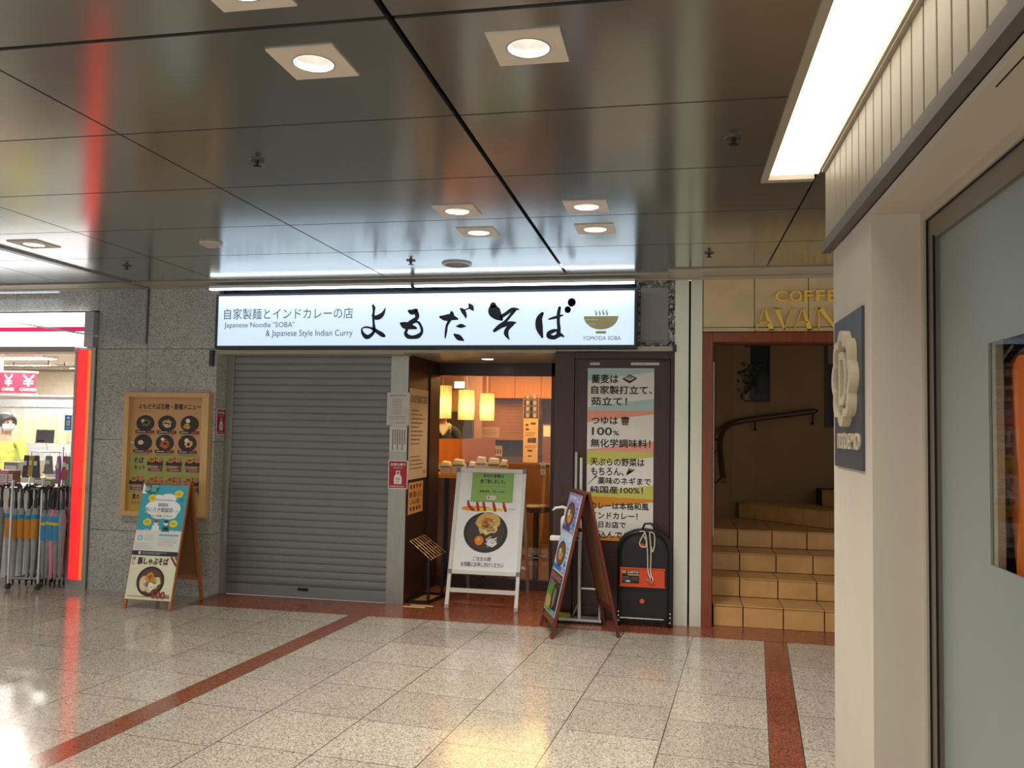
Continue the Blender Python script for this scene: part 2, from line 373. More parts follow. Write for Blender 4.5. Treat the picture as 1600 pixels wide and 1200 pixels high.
# ------------------------------------------------------------------ the passage: floor, ceiling, walls
struct(MB().box(-14, 4, -11, -0.0, -0.05, 0.0), 'floor', FLOOR)
struct(MB().box(-4.11, 2.6, -0.515, 0.0, -0.02, 0.003).box(-2.33, -1.0, 0.0, 0.95, -0.02, 0.003), 'trim_1', RED_GRANITE)
CZ = 2.81
LAMPS = [(-1.241, -4.479), (-0.485, -4.479), (-1.241, -4.98), (-1.25, -2.495), (-0.502, -2.495), (-1.25, -1.964), (-0.502, -1.964), (-4.498, -1.988)]
def add_ceiling():
    xs = [-0.868 + 1.531 * k for k in range(-8, 2)]
    ys = [-4.744 + 0.820 * k for k in range(-7, 6)]; ys[-1] = -0.47
    mb = MB()
    def plate(x0, x1, y0, y1):
        inner = [(a, b) for a, b in LAMPS if x0 < a < x1 and y0 < b < y1]
        if not inner: mb.box(x0, x1, y0, y1, CZ, CZ + 0.02); return
        a, b = inner[0]; h = 0.09
        mb.box(x0, a - h, y0, y1, CZ, CZ + 0.02).box(a + h, x1, y0, y1, CZ, CZ + 0.02).box(a - h, a + h, y0, b - h, CZ, CZ + 0.02).box(a - h, a + h, b + h, y1, CZ, CZ + 0.02)
    g = 0.005
    for i in range(len(xs) - 1):
        x0, x1 = xs[i] + g, xs[i + 1] - g
        if abs(xs[i + 1] + 0.868) < 0.01: x1 -= 0.014
        for j in range(len(ys) - 1):
            y0, y1 = ys[j] + g, ys[j + 1] - g
            if abs(ys[j] + 4.744) < 0.01: y0 += 0.012
            if xs[i] > -1:
                if y1 < -2.86: x1 = 0.407
                elif y0 < -2.86:
                    plate(x0, 0.407, y0, y1); plate(0.407, 0.658, -2.85, y1); continue
                else: x1 = xs[i + 1] - g
            plate(x0, x1, y0, y1)
    for j in range(len(ys) - 1):
        if ys[j + 1] > -3.06: plate(0.668, 3.5, max(ys[j], -3.07) + g, ys[j + 1] - g)
    struct(mb, 'ceiling', CEIL)
    struct(MB().box(-13.5, 3.5, -10.7, 0.0, 2.99, 3.03), 'trim_2', DARKGAP)
add_ceiling()

# granite wall between the two shops, with open joints
def add_granite():
    mb = MB(); g = 0.0025; F = -0.17
    zs = [0, 0.556, 1.39, 2.237, 2.82]; xs = [-5.345, -4.822, -4.11]
    for i in range(2):
        for j in range(4):
            mb.box(xs[i] + g, xs[i + 1] - (g if i == 0 else 0), F, 0.0, zs[j] + (g if j else 0), zs[j + 1] - g)
    x = -5.345
    while x > -11:
        mb.box(x - 0.9 + g, x - g, F, 0.0, 2.60, 2.82); x -= 0.9
    struct(mb, 'wall_left', GRANITE)
    struct(MB().box(-11, -4.12, F + 0.012, 0.02, 2.60, 2.86).box(-5.33, -4.12, F + 0.012, 0.02, 0, 2.6), 'trim_3', GROUT)
add_granite()
# wall over the noodle shop, beam and soffit, rough stone at its right end
struct(MB().box(-4.11, -0.33, -0.10, 0.05, 2.25, 2.86), 'wall_back', NAVYFR)
struct(MB().box(-0.33, -0.012, -0.17, 0.05, 2.253, 2.86), 'wall_side', ROUGH_STONE)
struct(MB().box(-4.11, -0.012, -0.20, -0.02, 2.212, 2.250).box(-4.11, -2.33, -0.18, 0.04, 2.19, 2.212).box(-2.33, -1.0, -0.18, 0.95, 2.20, 2.212), 'trim_4', TRIM)
struct(MB().box(-0.03, 0.0, -0.215, -0.175, 2.205, 2.262), 'trim_5', NAVYFR)
struct(MB().box(-4.172, -4.135, -0.20, -0.17, 2.075, 2.222), 'trim_6', NAVYFR)
# cornice where ceiling and facade meet; it steps forward on the right
cn = MB().box(-11, -0.068, -0.47, -0.17, 2.804, 2.86).box(-11, 0.2, -0.215, -0.17, 2.796, 2.804).box(-11, -0.068, -0.475, -0.455, 2.798, 2.804)
cn.box(-0.068, 3.0, -0.60, -0.17, 2.804, 2.86).box(0.19, 3.0, -0.30, -0.17, 2.797, 2.804).box(-0.068, 3.0, -0.605, -0.585, 2.796, 2.804).box(0.205, 3.0, -0.305, -0.288, 2.790, 2.797)
struct(cn, 'trim_7', TRIM, bevel=0.004)
# stainless column left of the stairs
struct(MB().box(-0.012, 0.098, -0.172, 0.06, 0.0, 2.80).box(0.114, 0.206, -0.172, 0.06, 0.0, 2.80), 'trim_8', mat('column_steel', (212, 213, 196), rough=0.32, metal=0.35, noise=0.06, scale=2, stretch=(2, 2, 0.8)))
struct(MB().box(0.098, 0.114, -0.12, 0.06, 0.0, 2.80), 'trim_9', DARKGAP)
# stainless pier between shutter and entrance
struct(MB().box(-2.49, -2.334, -0.012, 0.06, 0.0, 2.19), 'trim_10', STEEL, bevel=0.003)
# entrance: side wall, header, posts and door leaf in dark wood
struct(MB().box(-2.42, -2.33, 0.06, 0.95, 0.0, 2.20).box(-2.334, -2.33, -0.010, 0.06, 0.0, 2.19).box(-2.33, -2.316, 0.62, 0.93, 0.0, 2.195), 'wall_front', DKWOOD)
struct(MB().box(-2.42, -1.0, 0.93, 1.0, 2.075, 2.20).box(-2.42, -2.335, 0.95, 1.02, 0, 2.1).box(-1.19, -0.98, 0.93, 1.0, 0, 2.2).box(-2.335, -1.19, 0.93, 1.0, 0.0, 0.10), 'trim_11', DKWOOD)
struct(MB().box(-2.335, -1.19, 0.958, 0.966, 0.10, 2.075), 'window_1', GLASS)
def add_posts():
    mb = MB().box(-1.0, -0.835, -0.168, 0.10, 0.0, 2.20).box(-1.0, -0.98, 0.1, 0.93, 0, 2.2)
    mb.box(-0.835, -0.045, -0.02, 0.0, 0, 2.15).box(-0.045, -0.012, -0.172, 0.05, 0, 2.205).box(-0.835, -0.045, -0.165, 0.0, 2.15, 2.205)  # first box is a backing added to block light leaking round the door
    struct(mb, 'trim_12', DKWOOD, bevel=0.003)
add_posts()
def add_door():
    d = tag(MB().box(-0.83, -0.05, -0.155, -0.02, 0.004, 2.146).build('door_1', DKWOOD), kind='structure')
    rim = MB()
    for a in ((-0.83, -0.812), (-0.068, -0.05)): rim.box(a[0], a[1], -0.161, -0.155, 0.004, 2.146)
    rim.box(-0.812, -0.068, -0.161, -0.155, 2.128, 2.146).box(-0.812, -0.068, -0.161, -0.155, 0.004, 0.12)
    rim.build('panel_border', DKWOOD, d)
    MB().box(-0.15, -0.06, -0.17, -0.161, 2.13, 2.14).build('door_closer_plate', BLACKM, d)
add_door()
struct(MB().box(-4.11, -4.04, -0.002, 0.05, 0, 2.19), 'trim_13', GREYPAINT)

# roller shutter
def add_shutter():
    t = thing('roller_shutter', 'closed grey slatted roller shutter below the white lit sign', 'shutter', (-3.265, 0.02, 0))
    mb = MB(); z = 0.115; pitch = 0.0645
    while z < 2.19:
        z1 = min(z + pitch, 2.19)
        prof = [(0.012, z), (0.012, z + 0.0035), (0.0025, z + 0.0045), (0.0006, z + 0.014), (0.0, z + pitch / 2), (0.0006, z + pitch - 0.010), (0.0025, z + pitch - 0.001), (0.012, z + pitch)]
        prof = [(a, min(b, 2.19)) for a, b in prof]
        for (a, b), (c, d) in zip(prof[:-1], prof[1:]): mb.quad((-4.03, a, b), (-2.50, a, b), (-2.50, c, d), (-4.03, c, d))
        z = z1
    mb.box(-4.03, -2.50, 0.021, 0.03, 0.1, 2.19)
    mb.build('slat_curtain', SHUTTER, t, smooth=False)
    b = MB().box(-4.03, -2.50, -0.004, 0.03, 0.004, 0.105).build('bottom_bar', SHUTTER, t, bevel=0.004)
    MB().box(-3.33, -3.23, -0.007, -0.004, 0.066, 0.094).build('handle_slot', BLACKM, b)
    for x in (-4.045, -2.50): MB().box(x, x + 0.016, -0.006, 0.035, 0.004, 2.19).build('guide_rail', STEEL, t)
add_shutter()

# ------------------------------------------------------------------ right side: pillar, recessed window, slatted fascia, ceiling light
struct(MB().box(0.7055, 2.4622, -3.863, -3.1054, 0, 2.3928).box(0.7055, 2.4622, -9.4692, -3.863, 2.3692, 2.3928).box(1.1364, 2.4622, -9.4692, -3.863, 0, 2.3692), 'wall_right', CREAM)
def add_fascia():
    struct(MB().box(0.6837, 2.4622, -9.4692, -3.0675, 2.4468, 2.9231), 'trim_14', mat('fascia_backing', (14, 12, 11), rough=0.8))
    mb = MB(); y = -3.0628
    while y > -9.2:
        mb.box(0.6781, 0.6842, y - 0.109, y, 2.4402, 2.80); y -= 0.1222
    struct(mb, 'trim_15', mat('fascia_slat', (146, 137, 117), rough=0.45, noise=0.05, scale=20), bevel=0.002)
    struct(MB().box(0.6648, 0.7055, -9.3745, -3.0391, 2.3976, 2.4468), 'trim_16', mat('grey_rail', (96, 92, 86), rough=0.5))
    struct(MB().box(0.6534, 0.696, -9.3745, -3.0581, 2.7887, 2.8284).box(0.6629, 0.696, -9.3745, -3.0581, 2.7792, 2.7887), 'trim_17', TRIM)
    struct(MB().box(0.7263, 0.7301, -5.8706, -5.0373, 2.3677, 2.3696), 'trim_18', DARKGAP)
add_fascia()
def add_panel_light():
    t = thing('ceiling_light_panel', 'long glowing white ceiling light panel beside the slatted fascia', 'ceiling light', (0.54, -6.0, CZ))
    MB().box(0.407, 0.4375, -9.4, -2.85, CZ - 0.012, CZ + 0.04).box(0.4375, 0.655, -2.897, -2.85, CZ - 0.012, CZ + 0.04).build('frame', TRIM, t)
    MB().box(0.4375, 0.70, -9.4, -2.897, CZ + 0.012, CZ + 0.04).build('diffuser', mat('panel_diffuser', (255, 250, 236), rough=0.6, emit=3.2, ecol=(255, 242, 220)), t)
add_panel_light()
def add_window():
    FR = mat('window_frame', (122, 114, 98), rough=0.35, metal=0.35, noise=0.04)
    w = tag(MB().box(0.876, 0.9328, -3.8962, -3.863, 0, 2.3692).box(0.876, 0.9328, -9.3745, -3.8962, 2.3313, 2.3692).build('window_2', TRIM), kind='structure')
    MB().box(0.8902, 0.947, -3.9766, -3.8962, 0, 2.3313).box(0.8902, 0.947, -9.3745, -3.9766, 2.2508, 2.3313).box(0.8902, 0.947, -9.3745, -3.9766, 0, 0.1769).build('window_frame', FR, w)
    MB().box(0.8845, 0.8911, -3.9028, -3.8952, 0, 2.336).box(0.8845, 0.8911, -9.3745, -3.8952, 2.3284, 2.336).box(0.8845, 0.8911, -3.9814, -3.9738, 0.1769, 2.2602).build('frame_seam', DARKGAP, w)
    fr = MB(); X = (0.9072, 0.9148)
    fr.box(*X, -4.43, -3.9766, 0.1769, 2.2508).box(*X, -9.3745, -5.6812, 0.1769, 2.2508).box(*X, -5.6812, -4.43, 1.829, 2.2508).box(*X, -5.6812, -4.43, 0.1769, 1.179)
    fr.build('frosted_pane', mat('frosted_film', (136, 146, 140), rough=0.42, noise=0.03, scale=2), w)
    MB().box(0.9091, 0.9129, -5.6812, -4.43, 1.179, 1.829).build('pane', PANE, w)
    struct(MB().box(0.9167, 0.9375, -4.462, -4.3554, 1.0292, 1.9762), 'trim_19', mat('window_back_board', (150, 142, 124), rough=0.6))
    struct(MB().box(1.1269, 1.1364, -5.7759, -4.0713, 0.9345, 2.0709).box(0.9375, 1.1269, -4.1187, -4.0998, 0.9345, 2.0709), 'trim_20', mat('display_black', (26, 24, 24), rough=0.6))
add_window()

# ------------------------------------------------------------------ stairs to the cafe
def add_stairs():
    # wall above the opening, large stone tiles
    mb = MB(); zs = [2.405, 2.84]; xs = [0.21, 0.615, 1.03, 1.45, 1.87, 2.29, 2.6]
    for a, b in zip(xs[:-1], xs[1:]): mb.box(a + 0.003, b - 0.003, -0.17, 0.05, 2.408, 2.84).box(a + 0.003, b - 0.003, -0.17, 0.05, 2.372, 2.402)
    struct(mb, 'wall_4', CTILE)
    struct(MB().box(0.21, 2.6, -0.16, 0.06, 2.36, 2.85), 'trim_21', GROUT)
    d = tag(MB().box(0.21, 0.288, -0.185, 0.02, 0, 2.365).box(0.288, 2.6, -0.185, 0.02, 2.285, 2.365).box(2.5, 2.6, -0.185, 0.02, 0, 2.285).build('door_2', REDWOOD, bevel=0.006), kind='structure')
    MB().box(0.288, 0.296, -0.10, 0.01, 0, 2.285).box(0.296, 2.5, -0.10, 0.01, 2.277, 2.285).build('door_stop', mat('dark_red_wood', (84, 34, 18), rough=0.5), d)
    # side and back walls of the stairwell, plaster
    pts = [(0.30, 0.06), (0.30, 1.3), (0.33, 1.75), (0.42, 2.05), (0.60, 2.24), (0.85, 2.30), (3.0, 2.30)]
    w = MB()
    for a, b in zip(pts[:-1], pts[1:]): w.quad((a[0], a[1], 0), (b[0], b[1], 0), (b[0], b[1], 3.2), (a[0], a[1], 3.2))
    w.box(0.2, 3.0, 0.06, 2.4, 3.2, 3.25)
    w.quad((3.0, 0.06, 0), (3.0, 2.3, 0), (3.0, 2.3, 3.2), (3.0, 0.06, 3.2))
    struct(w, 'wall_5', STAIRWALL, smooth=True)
    struct(MB().box(0.300, 0.312, 0.03, 0.055, 0.70, 2.14), 'trim_22', mat('white_edge_strip', (200, 192, 178), rough=0.5))
    # steps: grout core with separate tiles on risers and treads
    ys = [-0.10, 0.27, 0.63, 1.04]; zs = [0.0, 0.172, 0.331, 0.491, 0.652]
    t = thing('tiled_stairs', 'beige tiled stairs winding up to the right inside the wooden doorway', 'stairs', (1.4, 0.9, 0)); stairs = t
    for i in range(4):
        m = MB()
        y0 = ys[i]; z0, z1 = zs[i], zs[i + 1]; yb = 2.3
        m.box(0.30, 3.0, y0 + 0.006, yb, z0 if i else 0.0, z1 - 0.006)
        x = 0.302; first = [0.235, 0.235, 0.26, 0.27][i]; k = 0
        while x < 2.6:
            x1 = x + (first if k == 0 else 0.310); k += 1
            m.box(x + 0.0045, x1 - 0.0045, y0, y0 + 0.012, z0 + 0.004, z1 - 0.012, 1)
            ye = ys[i + 1] + 0.006 if i < 3 else 2.24
            m.box(x + 0.003, x1 - 0.003, y0 - 0.008, ye - 0.002, z1 - 0.010, z1, 1); x = x1
        m.build('step', [GROUT, STAIRTILE], t, bevel=0.002, seg=1)
    # winders turning to the right, each a wedge
    def wedge(a, b, z0, z1):
        A, B = Vector((*a, 0)), Vector((*b, 0)); t = (B - A).normalized(); n = Vector((-t.y, t.x, 0)); n = n if n.y > 0 else -n
        L = (B - A).length
        m = MB(); m.prism([(A.x + n.x * .006, A.y + n.y * .006, z0), (B.x + n.x * .006, B.y + n.y * .006, z0), (3.0, b[1], z0), (3.0, 2.3, z0), (a[0], 2.3, z0)], (0, 0, z1 - z0 - 0.006))
        d = 0.0; k = 0
        while d < L - 0.02:
            e = min(L, d + (0.22 if k == 0 else 0.30)); k += 1
            P = A + t * (d + 0.003); Q = A + t * (e - 0.003)
            m.prism([P + Vector((0, 0, z0 + .004)), Q + Vector((0, 0, z0 + .004)), Q + n * .01 + Vector((0, 0, z0 + .004)), P + n * .01 + Vector((0, 0, z0 + .004))], (0, 0, z1 - z0 - .016), 1)
            P2 = P - n * 0.008; Q2 = Q - n * 0.008
            m.prism([P2 + Vector((0, 0, z1 - .01)), Q2 + Vector((0, 0, z1 - .01)), Q + n * .6 + Vector((0, 0, z1 - .01)), P + n * .6 + Vector((0, 0, z1 - .01))], (0, 0, .01), 1); d = e
        m.build('winder_step', [GROUT, STAIRTILE], stairs, bevel=0.002, seg=1)
    wedge((0.66, 2.17), (1.75, 1.06), 0.652, 0.822)
    wedge((1.47, 1.95), (1.95, 1.05), 0.822, 0.99)
    # handrail
    t = thing('stair_handrail', 'brown wooden handrail on iron brackets along the stair wall', 'handrail', (0.6, 1.8, 1.0))
    rail = [(0.425, 0.72, 1.12), (0.428, 1.2, 1.28), (0.44, 1.65, 1.44), (0.475, 1.92, 1.555), (0.54, 2.10, 1.63), (0.66, 2.19, 1.675), (0.85, 2.205, 1.71), (1.45, 2.205, 1.80)]
    MB().tube([p[:3] for p in spline(rail, 6)], 0.029, 10).build('rail', mat('handrail_wood', (74, 44, 26), rough=0.3, noise=0.15), t, smooth=True)
    MB().lathe([(0.0, -0.012), (0.02, -0.012), (0.026, 0.0), (0.02, 0.014), (0, 0.014)], (1.45, 2.205, 1.80), 10).build('end_cap', BLACKM, t)
    for p, q in (((0.426, 0.85, 1.16), (0.302, 0.85, 1.11)), ((0.44, 1.6, 1.42), (0.325, 1.6, 1.36)), ((0.475, 1.92, 1.55), (0.375, 1.96, 1.49)), ((0.83, 2.205, 1.70), (0.84, 2.296, 1.60)), ((1.42, 2.205, 1.79), (1.43, 2.296, 1.67))):
        p, q = Vector(p), Vector(q)
        MB().tube([p, (p + q) / 2 + Vector((0, 0, -0.045)), q], 0.008, 6).build('bracket', BLACKM, t)
        MB().tube([q, q + (q - p).normalized() * 0.004], 0.022, 8).build('bracket_plate', BLACKM, t)
    # framed niche with a plant
    t = thing('wall_niche', 'dark glazed display niche on the stair wall above the handrail', 'display niche', (0.82, 2.29, 1.9))
    MB().box(0.645, 0.995, 2.27, 2.298, 1.895, 1.91).box(0.645, 0.995, 2.27, 2.298, 2.49, 2.505).box(0.645, 0.66, 2.27, 2.298, 1.91, 2.49).box(0.98, 0.995, 2.27, 2.298, 1.91, 2.49).build('frame', BLACKM, t)
    MB().box(0.66, 0.98, 2.285, 2.297, 1.91, 2.49).build('back_panel', mat('niche_dark', (44, 50, 46), rough=0.15), t)
    t = thing('potted_plant', 'dark leafy plant in a pale pot inside the stair wall niche', 'plant', (0.735, 2.24, 1.91))
    MB().lathe([(0.03, 0), (0.045, 0.06), (0.042, 0.06), (0.03, 0.05)], (0.735, 2.24, 1.912), 12).build('pot', mat('grey_pot', (120, 110, 96), rough=0.5), t)
    lf = MB(); rnd = random.Random(3)
    for k in range(46):
        a = rnd.uniform(0, 2 * PI); r = rnd.uniform(0.02, 0.10); z = rnd.uniform(1.99, 2.30); c = Vector((0.76 + r * math.cos(a) * 1.2 + (z - 1.97) * 0.10, 2.243 + 0.03 * math.sin(a), z))
        d = Vector((rnd.uniform(-1, 1), rnd.uniform(-.3, .3), rnd.uniform(-.6, 1))).normalized() * 0.05; s = d.cross(Vector((0, 1, 0.2))).normalized() * 0.016
        lf.quad(c, c + d * 0.5 + s, c + d, c + d * 0.5 - s)
    for k in range(5): lf.tube([(0.735, 2.24, 1.965), (0.75 + 0.02 * k, 2.24, 2.1), (0.72 + 0.05 * k, 2.243, 2.24)], 0.004, 5)
    lf.build('foliage', mat('dark_leaf', (22, 30, 18), rough=0.6), t)
    t = Sheet((1.56, 2.296, 1.63), FX, FZ, 0.5, 0.95, (30, 22, 18), 0.02)
    t.rect(0.03, 0.68, 0.47, 0.92, (120, 90, 62), 1).rect(0.03, 0.03, 0.47, 0.65, (20, 16, 14), 1)
    tag(t.build('framed_board'), 'dark framed board on the stair wall right of the handrail', 'board')
add_stairs()

# COFFEE / AVAN letters standing proud of the stone
def add_letters():
    t = thing('gold_lettering', 'gold letters on the stone above the wooden stair doorway', 'sign', (0.9, -0.18, 2.4))
    Y = -0.182
    xs = [0.774, 0.885, 0.995, 1.085, 1.172, 1.26]; w = [0.092, 0.094, 0.066, 0.066, 0.066, 0.066]
    for ch, x, ww in zip('COFFEE', xs, w):
        vs, fs = text_geo(ch, 0.018); ax, bx = min(a for a, b in vs), max(a for a, b in vs); ay, by = min(b for a, b in vs), max(b for a, b in vs)
        P = [(x + (a - ax) / (bx - ax) * ww, 2.606 + (b - ay) / (by - ay) * 0.090) for a, b in vs]
        m = MB(); m.add([(a, Y - 0.012, b) for a, b in P], fs)
        edges = {}
        for f in fs:
            for i in range(len(f)): e = (f[i], f[(i + 1) % len(f)]); edges[e] = 1
        k = len(m.v); m.add([(a, -0.171, b) for a, b in P], [])
        for (i, j) in edges:
            if (j, i) not in edges: m.f.append([i, k + i, k + j, j]); m.m.append(0)
        m.build('letter', GOLD, t)
    H = 0.172; Z = 2.381
    def L(parts, x, wd):
        m = MB()
        for po in parts: m.prism([(x + a * wd, Y - 0.014, Z + b * H) for a, b in po], (0, 0.024, 0))
        m.build('letter', GOLD, t)
    serif = lambda a, b, z: [(a, z), (b, z), (b, z + 0.035), (a, z + 0.035)]
    A = [[(0.10, 0.0), (0.145, 0.0), (0.53, 1.0), (0.47, 1.0)], [(0.47, 1.0), (0.56, 1.0), (0.93, 0.0), (0.70, 0.0)], [(0.22, 0.33), (0.72, 0.33), (0.70, 0.38), (0.24, 0.38)], serif(0.0, 0.30, 0), serif(0.58, 1.04, 0)]
    V = [[(0.05, 1.0), (0.29, 1.0), (0.60, 0.0), (0.50, 0.0)], [(0.50, 0.0), (0.56, 0.0), (0.92, 1.0), (0.87, 1.0)], serif(-0.04, 0.40, 0.965), serif(0.74, 1.03, 0.965)]
    N = [[(0.12, 0.0), (0.17, 0.0), (0.17, 1.0), (0.12, 1.0)], [(0.08, 1.0), (0.30, 1.0), (0.90, 0.0), (0.78, 0.0)], [(0.83, 0.0), (0.90, 0.0), (0.90, 1.0), (0.83, 1.0)], serif(0.0, 0.29, 0), serif(-0.02, 0.2, 0.965), serif(0.70, 1.0, 0.965)]
    L(A, 0.603, 0.175); L(V, 0.755, 0.165); L(A, 0.895, 0.175); L(N, 1.078, 0.19)
add_letters()
tag(MB().box(-0.293, -0.068, -0.19, -0.171, 2.30, 2.738).box(-0.293, -0.068, -0.186, -0.171, 2.285, 2.298).build('blank_board', mat('grey_board', (134, 134, 132), rough=0.5, noise=0.03), bevel=0.002), 'blank grey board on rough stone right of the lit shop sign', 'board')
# ------------------------------------------------------------------ ceiling fixtures
DL_EMIT = mat('lamp_glow', (255, 250, 240), emit=5.0, ecol=(255, 246, 234))
REFL = mat('spun_reflector', (226, 226, 224), rough=0.3, metal=0.4, noise=0.05)
def add_downlights():
    labels = ['square recessed downlight second from the front in the left row of ceiling lamps', 'square recessed downlight nearest the camera in the right row of ceiling lamps',
              'square recessed downlight at the top edge of the photo, front of the left row', 'square recessed downlight in the left row, front one of the pair before the lit sign',
              'square recessed downlight in the right row, front one of the pair before the lit sign', 'square recessed downlight in the left row, closest to the round ceiling speaker',
              'square recessed downlight in the right row, closest to the lit sign', 'square recessed downlight at far left beside the glass smoke screen']
    proto = None
    for (x, y), lb in zip(LAMPS, labels):
        if proto is None:
            t = thing('recessed_downlight', lb, 'downlight', (x, y, CZ), group='recessed ceiling downlights')
            m = MB(); n = 40; r = 0.070; P = []
            for k in range(n):
                a = 2 * PI * k / n; c, s = math.cos(a), math.sin(a); q = 0.120 / max(abs(c), abs(s))
                P += [(r * c, r * s, -0.006), (q * c, q * s, -0.006), (r * c, r * s, 0.004), (q * c, q * s, 0.0)]
            F = []
            for k in range(n):
                a, b = 4 * k, 4 * ((k + 1) % n); F += [(a, a + 1, b + 1, b), (a + 1, a + 3, b + 3, b + 1), (a + 2, a, b, b + 2)]
            m.add(P, F).build('trim_plate', mat('lamp_trim', (228, 216, 202), rough=0.5, noise=0.03), t, local=True)
            MB().lathe([(0.0695, -0.004), (0.0695, 0.002), (0.066, 0.03), (0.058, 0.08), (0.048, 0.11)], (0, 0, 0), 32, caps=False).build('reflector', REFL, t, smooth=True, local=True)
            m = MB(); m.lathe([(0.0, 0.108), (0.047, 0.108)], (0, 0, 0), 24); m.build('lamp', DL_EMIT, t, local=True)
            MB().lathe([(0.0695, -0.007), (0.073, -0.007), (0.073, -0.0055), (0.0695, -0.0055)], (0, 0, 0), 32, caps=False).build('ring', mat('ring_grey', (120, 116, 110), rough=0.4), t, local=True)
            proto = t
        else:
            t = copy_tree(proto); t.location = (x, y, CZ); t['label'] = lb
        downlight_beam(x, y)
add_downlights()
tag(MB().lathe([(0.0, -0.03), (0.035, -0.03), (0.055, -0.018), (0.075, -0.014), (0.078, 0.0), (0, 0)], (-3.19, -1.86, CZ), 24).build('smoke_detector', mat('detector_grey', (190, 186, 176), rough=0.4), smooth=True), 'round pale smoke detector on the ceiling above the shutter', 'smoke detector')
def add_speaker():
    t = thing('ceiling_speaker', 'round ceiling speaker with a grey grille just before the lit sign', 'speaker', (-1.654, -0.976, CZ))
    MB().lathe([(0.092, -0.012), (0.112, -0.012), (0.118, -0.004), (0.118, 0)], (-1.654, -0.976, CZ), 36, caps=False).build('rim', mat('speaker_rim', (190, 190, 186), rough=0.4), t, smooth=True)
    MB().lathe([(0, -0.010), (0.06, -0.0095), (0.0925, -0.008)], (-1.654, -0.976, CZ), 36).build('grille', mat('speaker_grille', (120, 112, 98), rough=0.7, scale=300, noise=0.3), t, smooth=True)
add_speaker()
for x, y, lb in ((-1.965, -3.514, 'small sprinkler head on the ceiling behind the left front downlight'), (0.232, -3.506, 'small sprinkler head on the ceiling beside the glowing light panel'), (-4.339, -1.179, 'small sprinkler head on the ceiling left of the smoke detector'),
                 (-1.972, -1.131, 'small sprinkler head on the ceiling left of the round speaker'), (0.22, -1.165, 'small sprinkler head on the ceiling above the stainless column')):
    t = thing('sprinkler', lb, 'sprinkler', (x, y, CZ), group='ceiling sprinklers')
    MB().lathe([(0.0, -0.006), (0.034, -0.006), (0.037, 0.0)], (x, y, CZ), 16).build('flange', mat('sprinkler_flange', (84, 80, 74), rough=0.4, metal=0.4), t, smooth=True)
    MB().lathe([(0.0, -0.034), (0.02, -0.032), (0.02, -0.029), (0.007, -0.026), (0.011, -0.008), (0.011, -0.006)], (x, y, CZ), 12).build('nozzle', BLACKM, t)

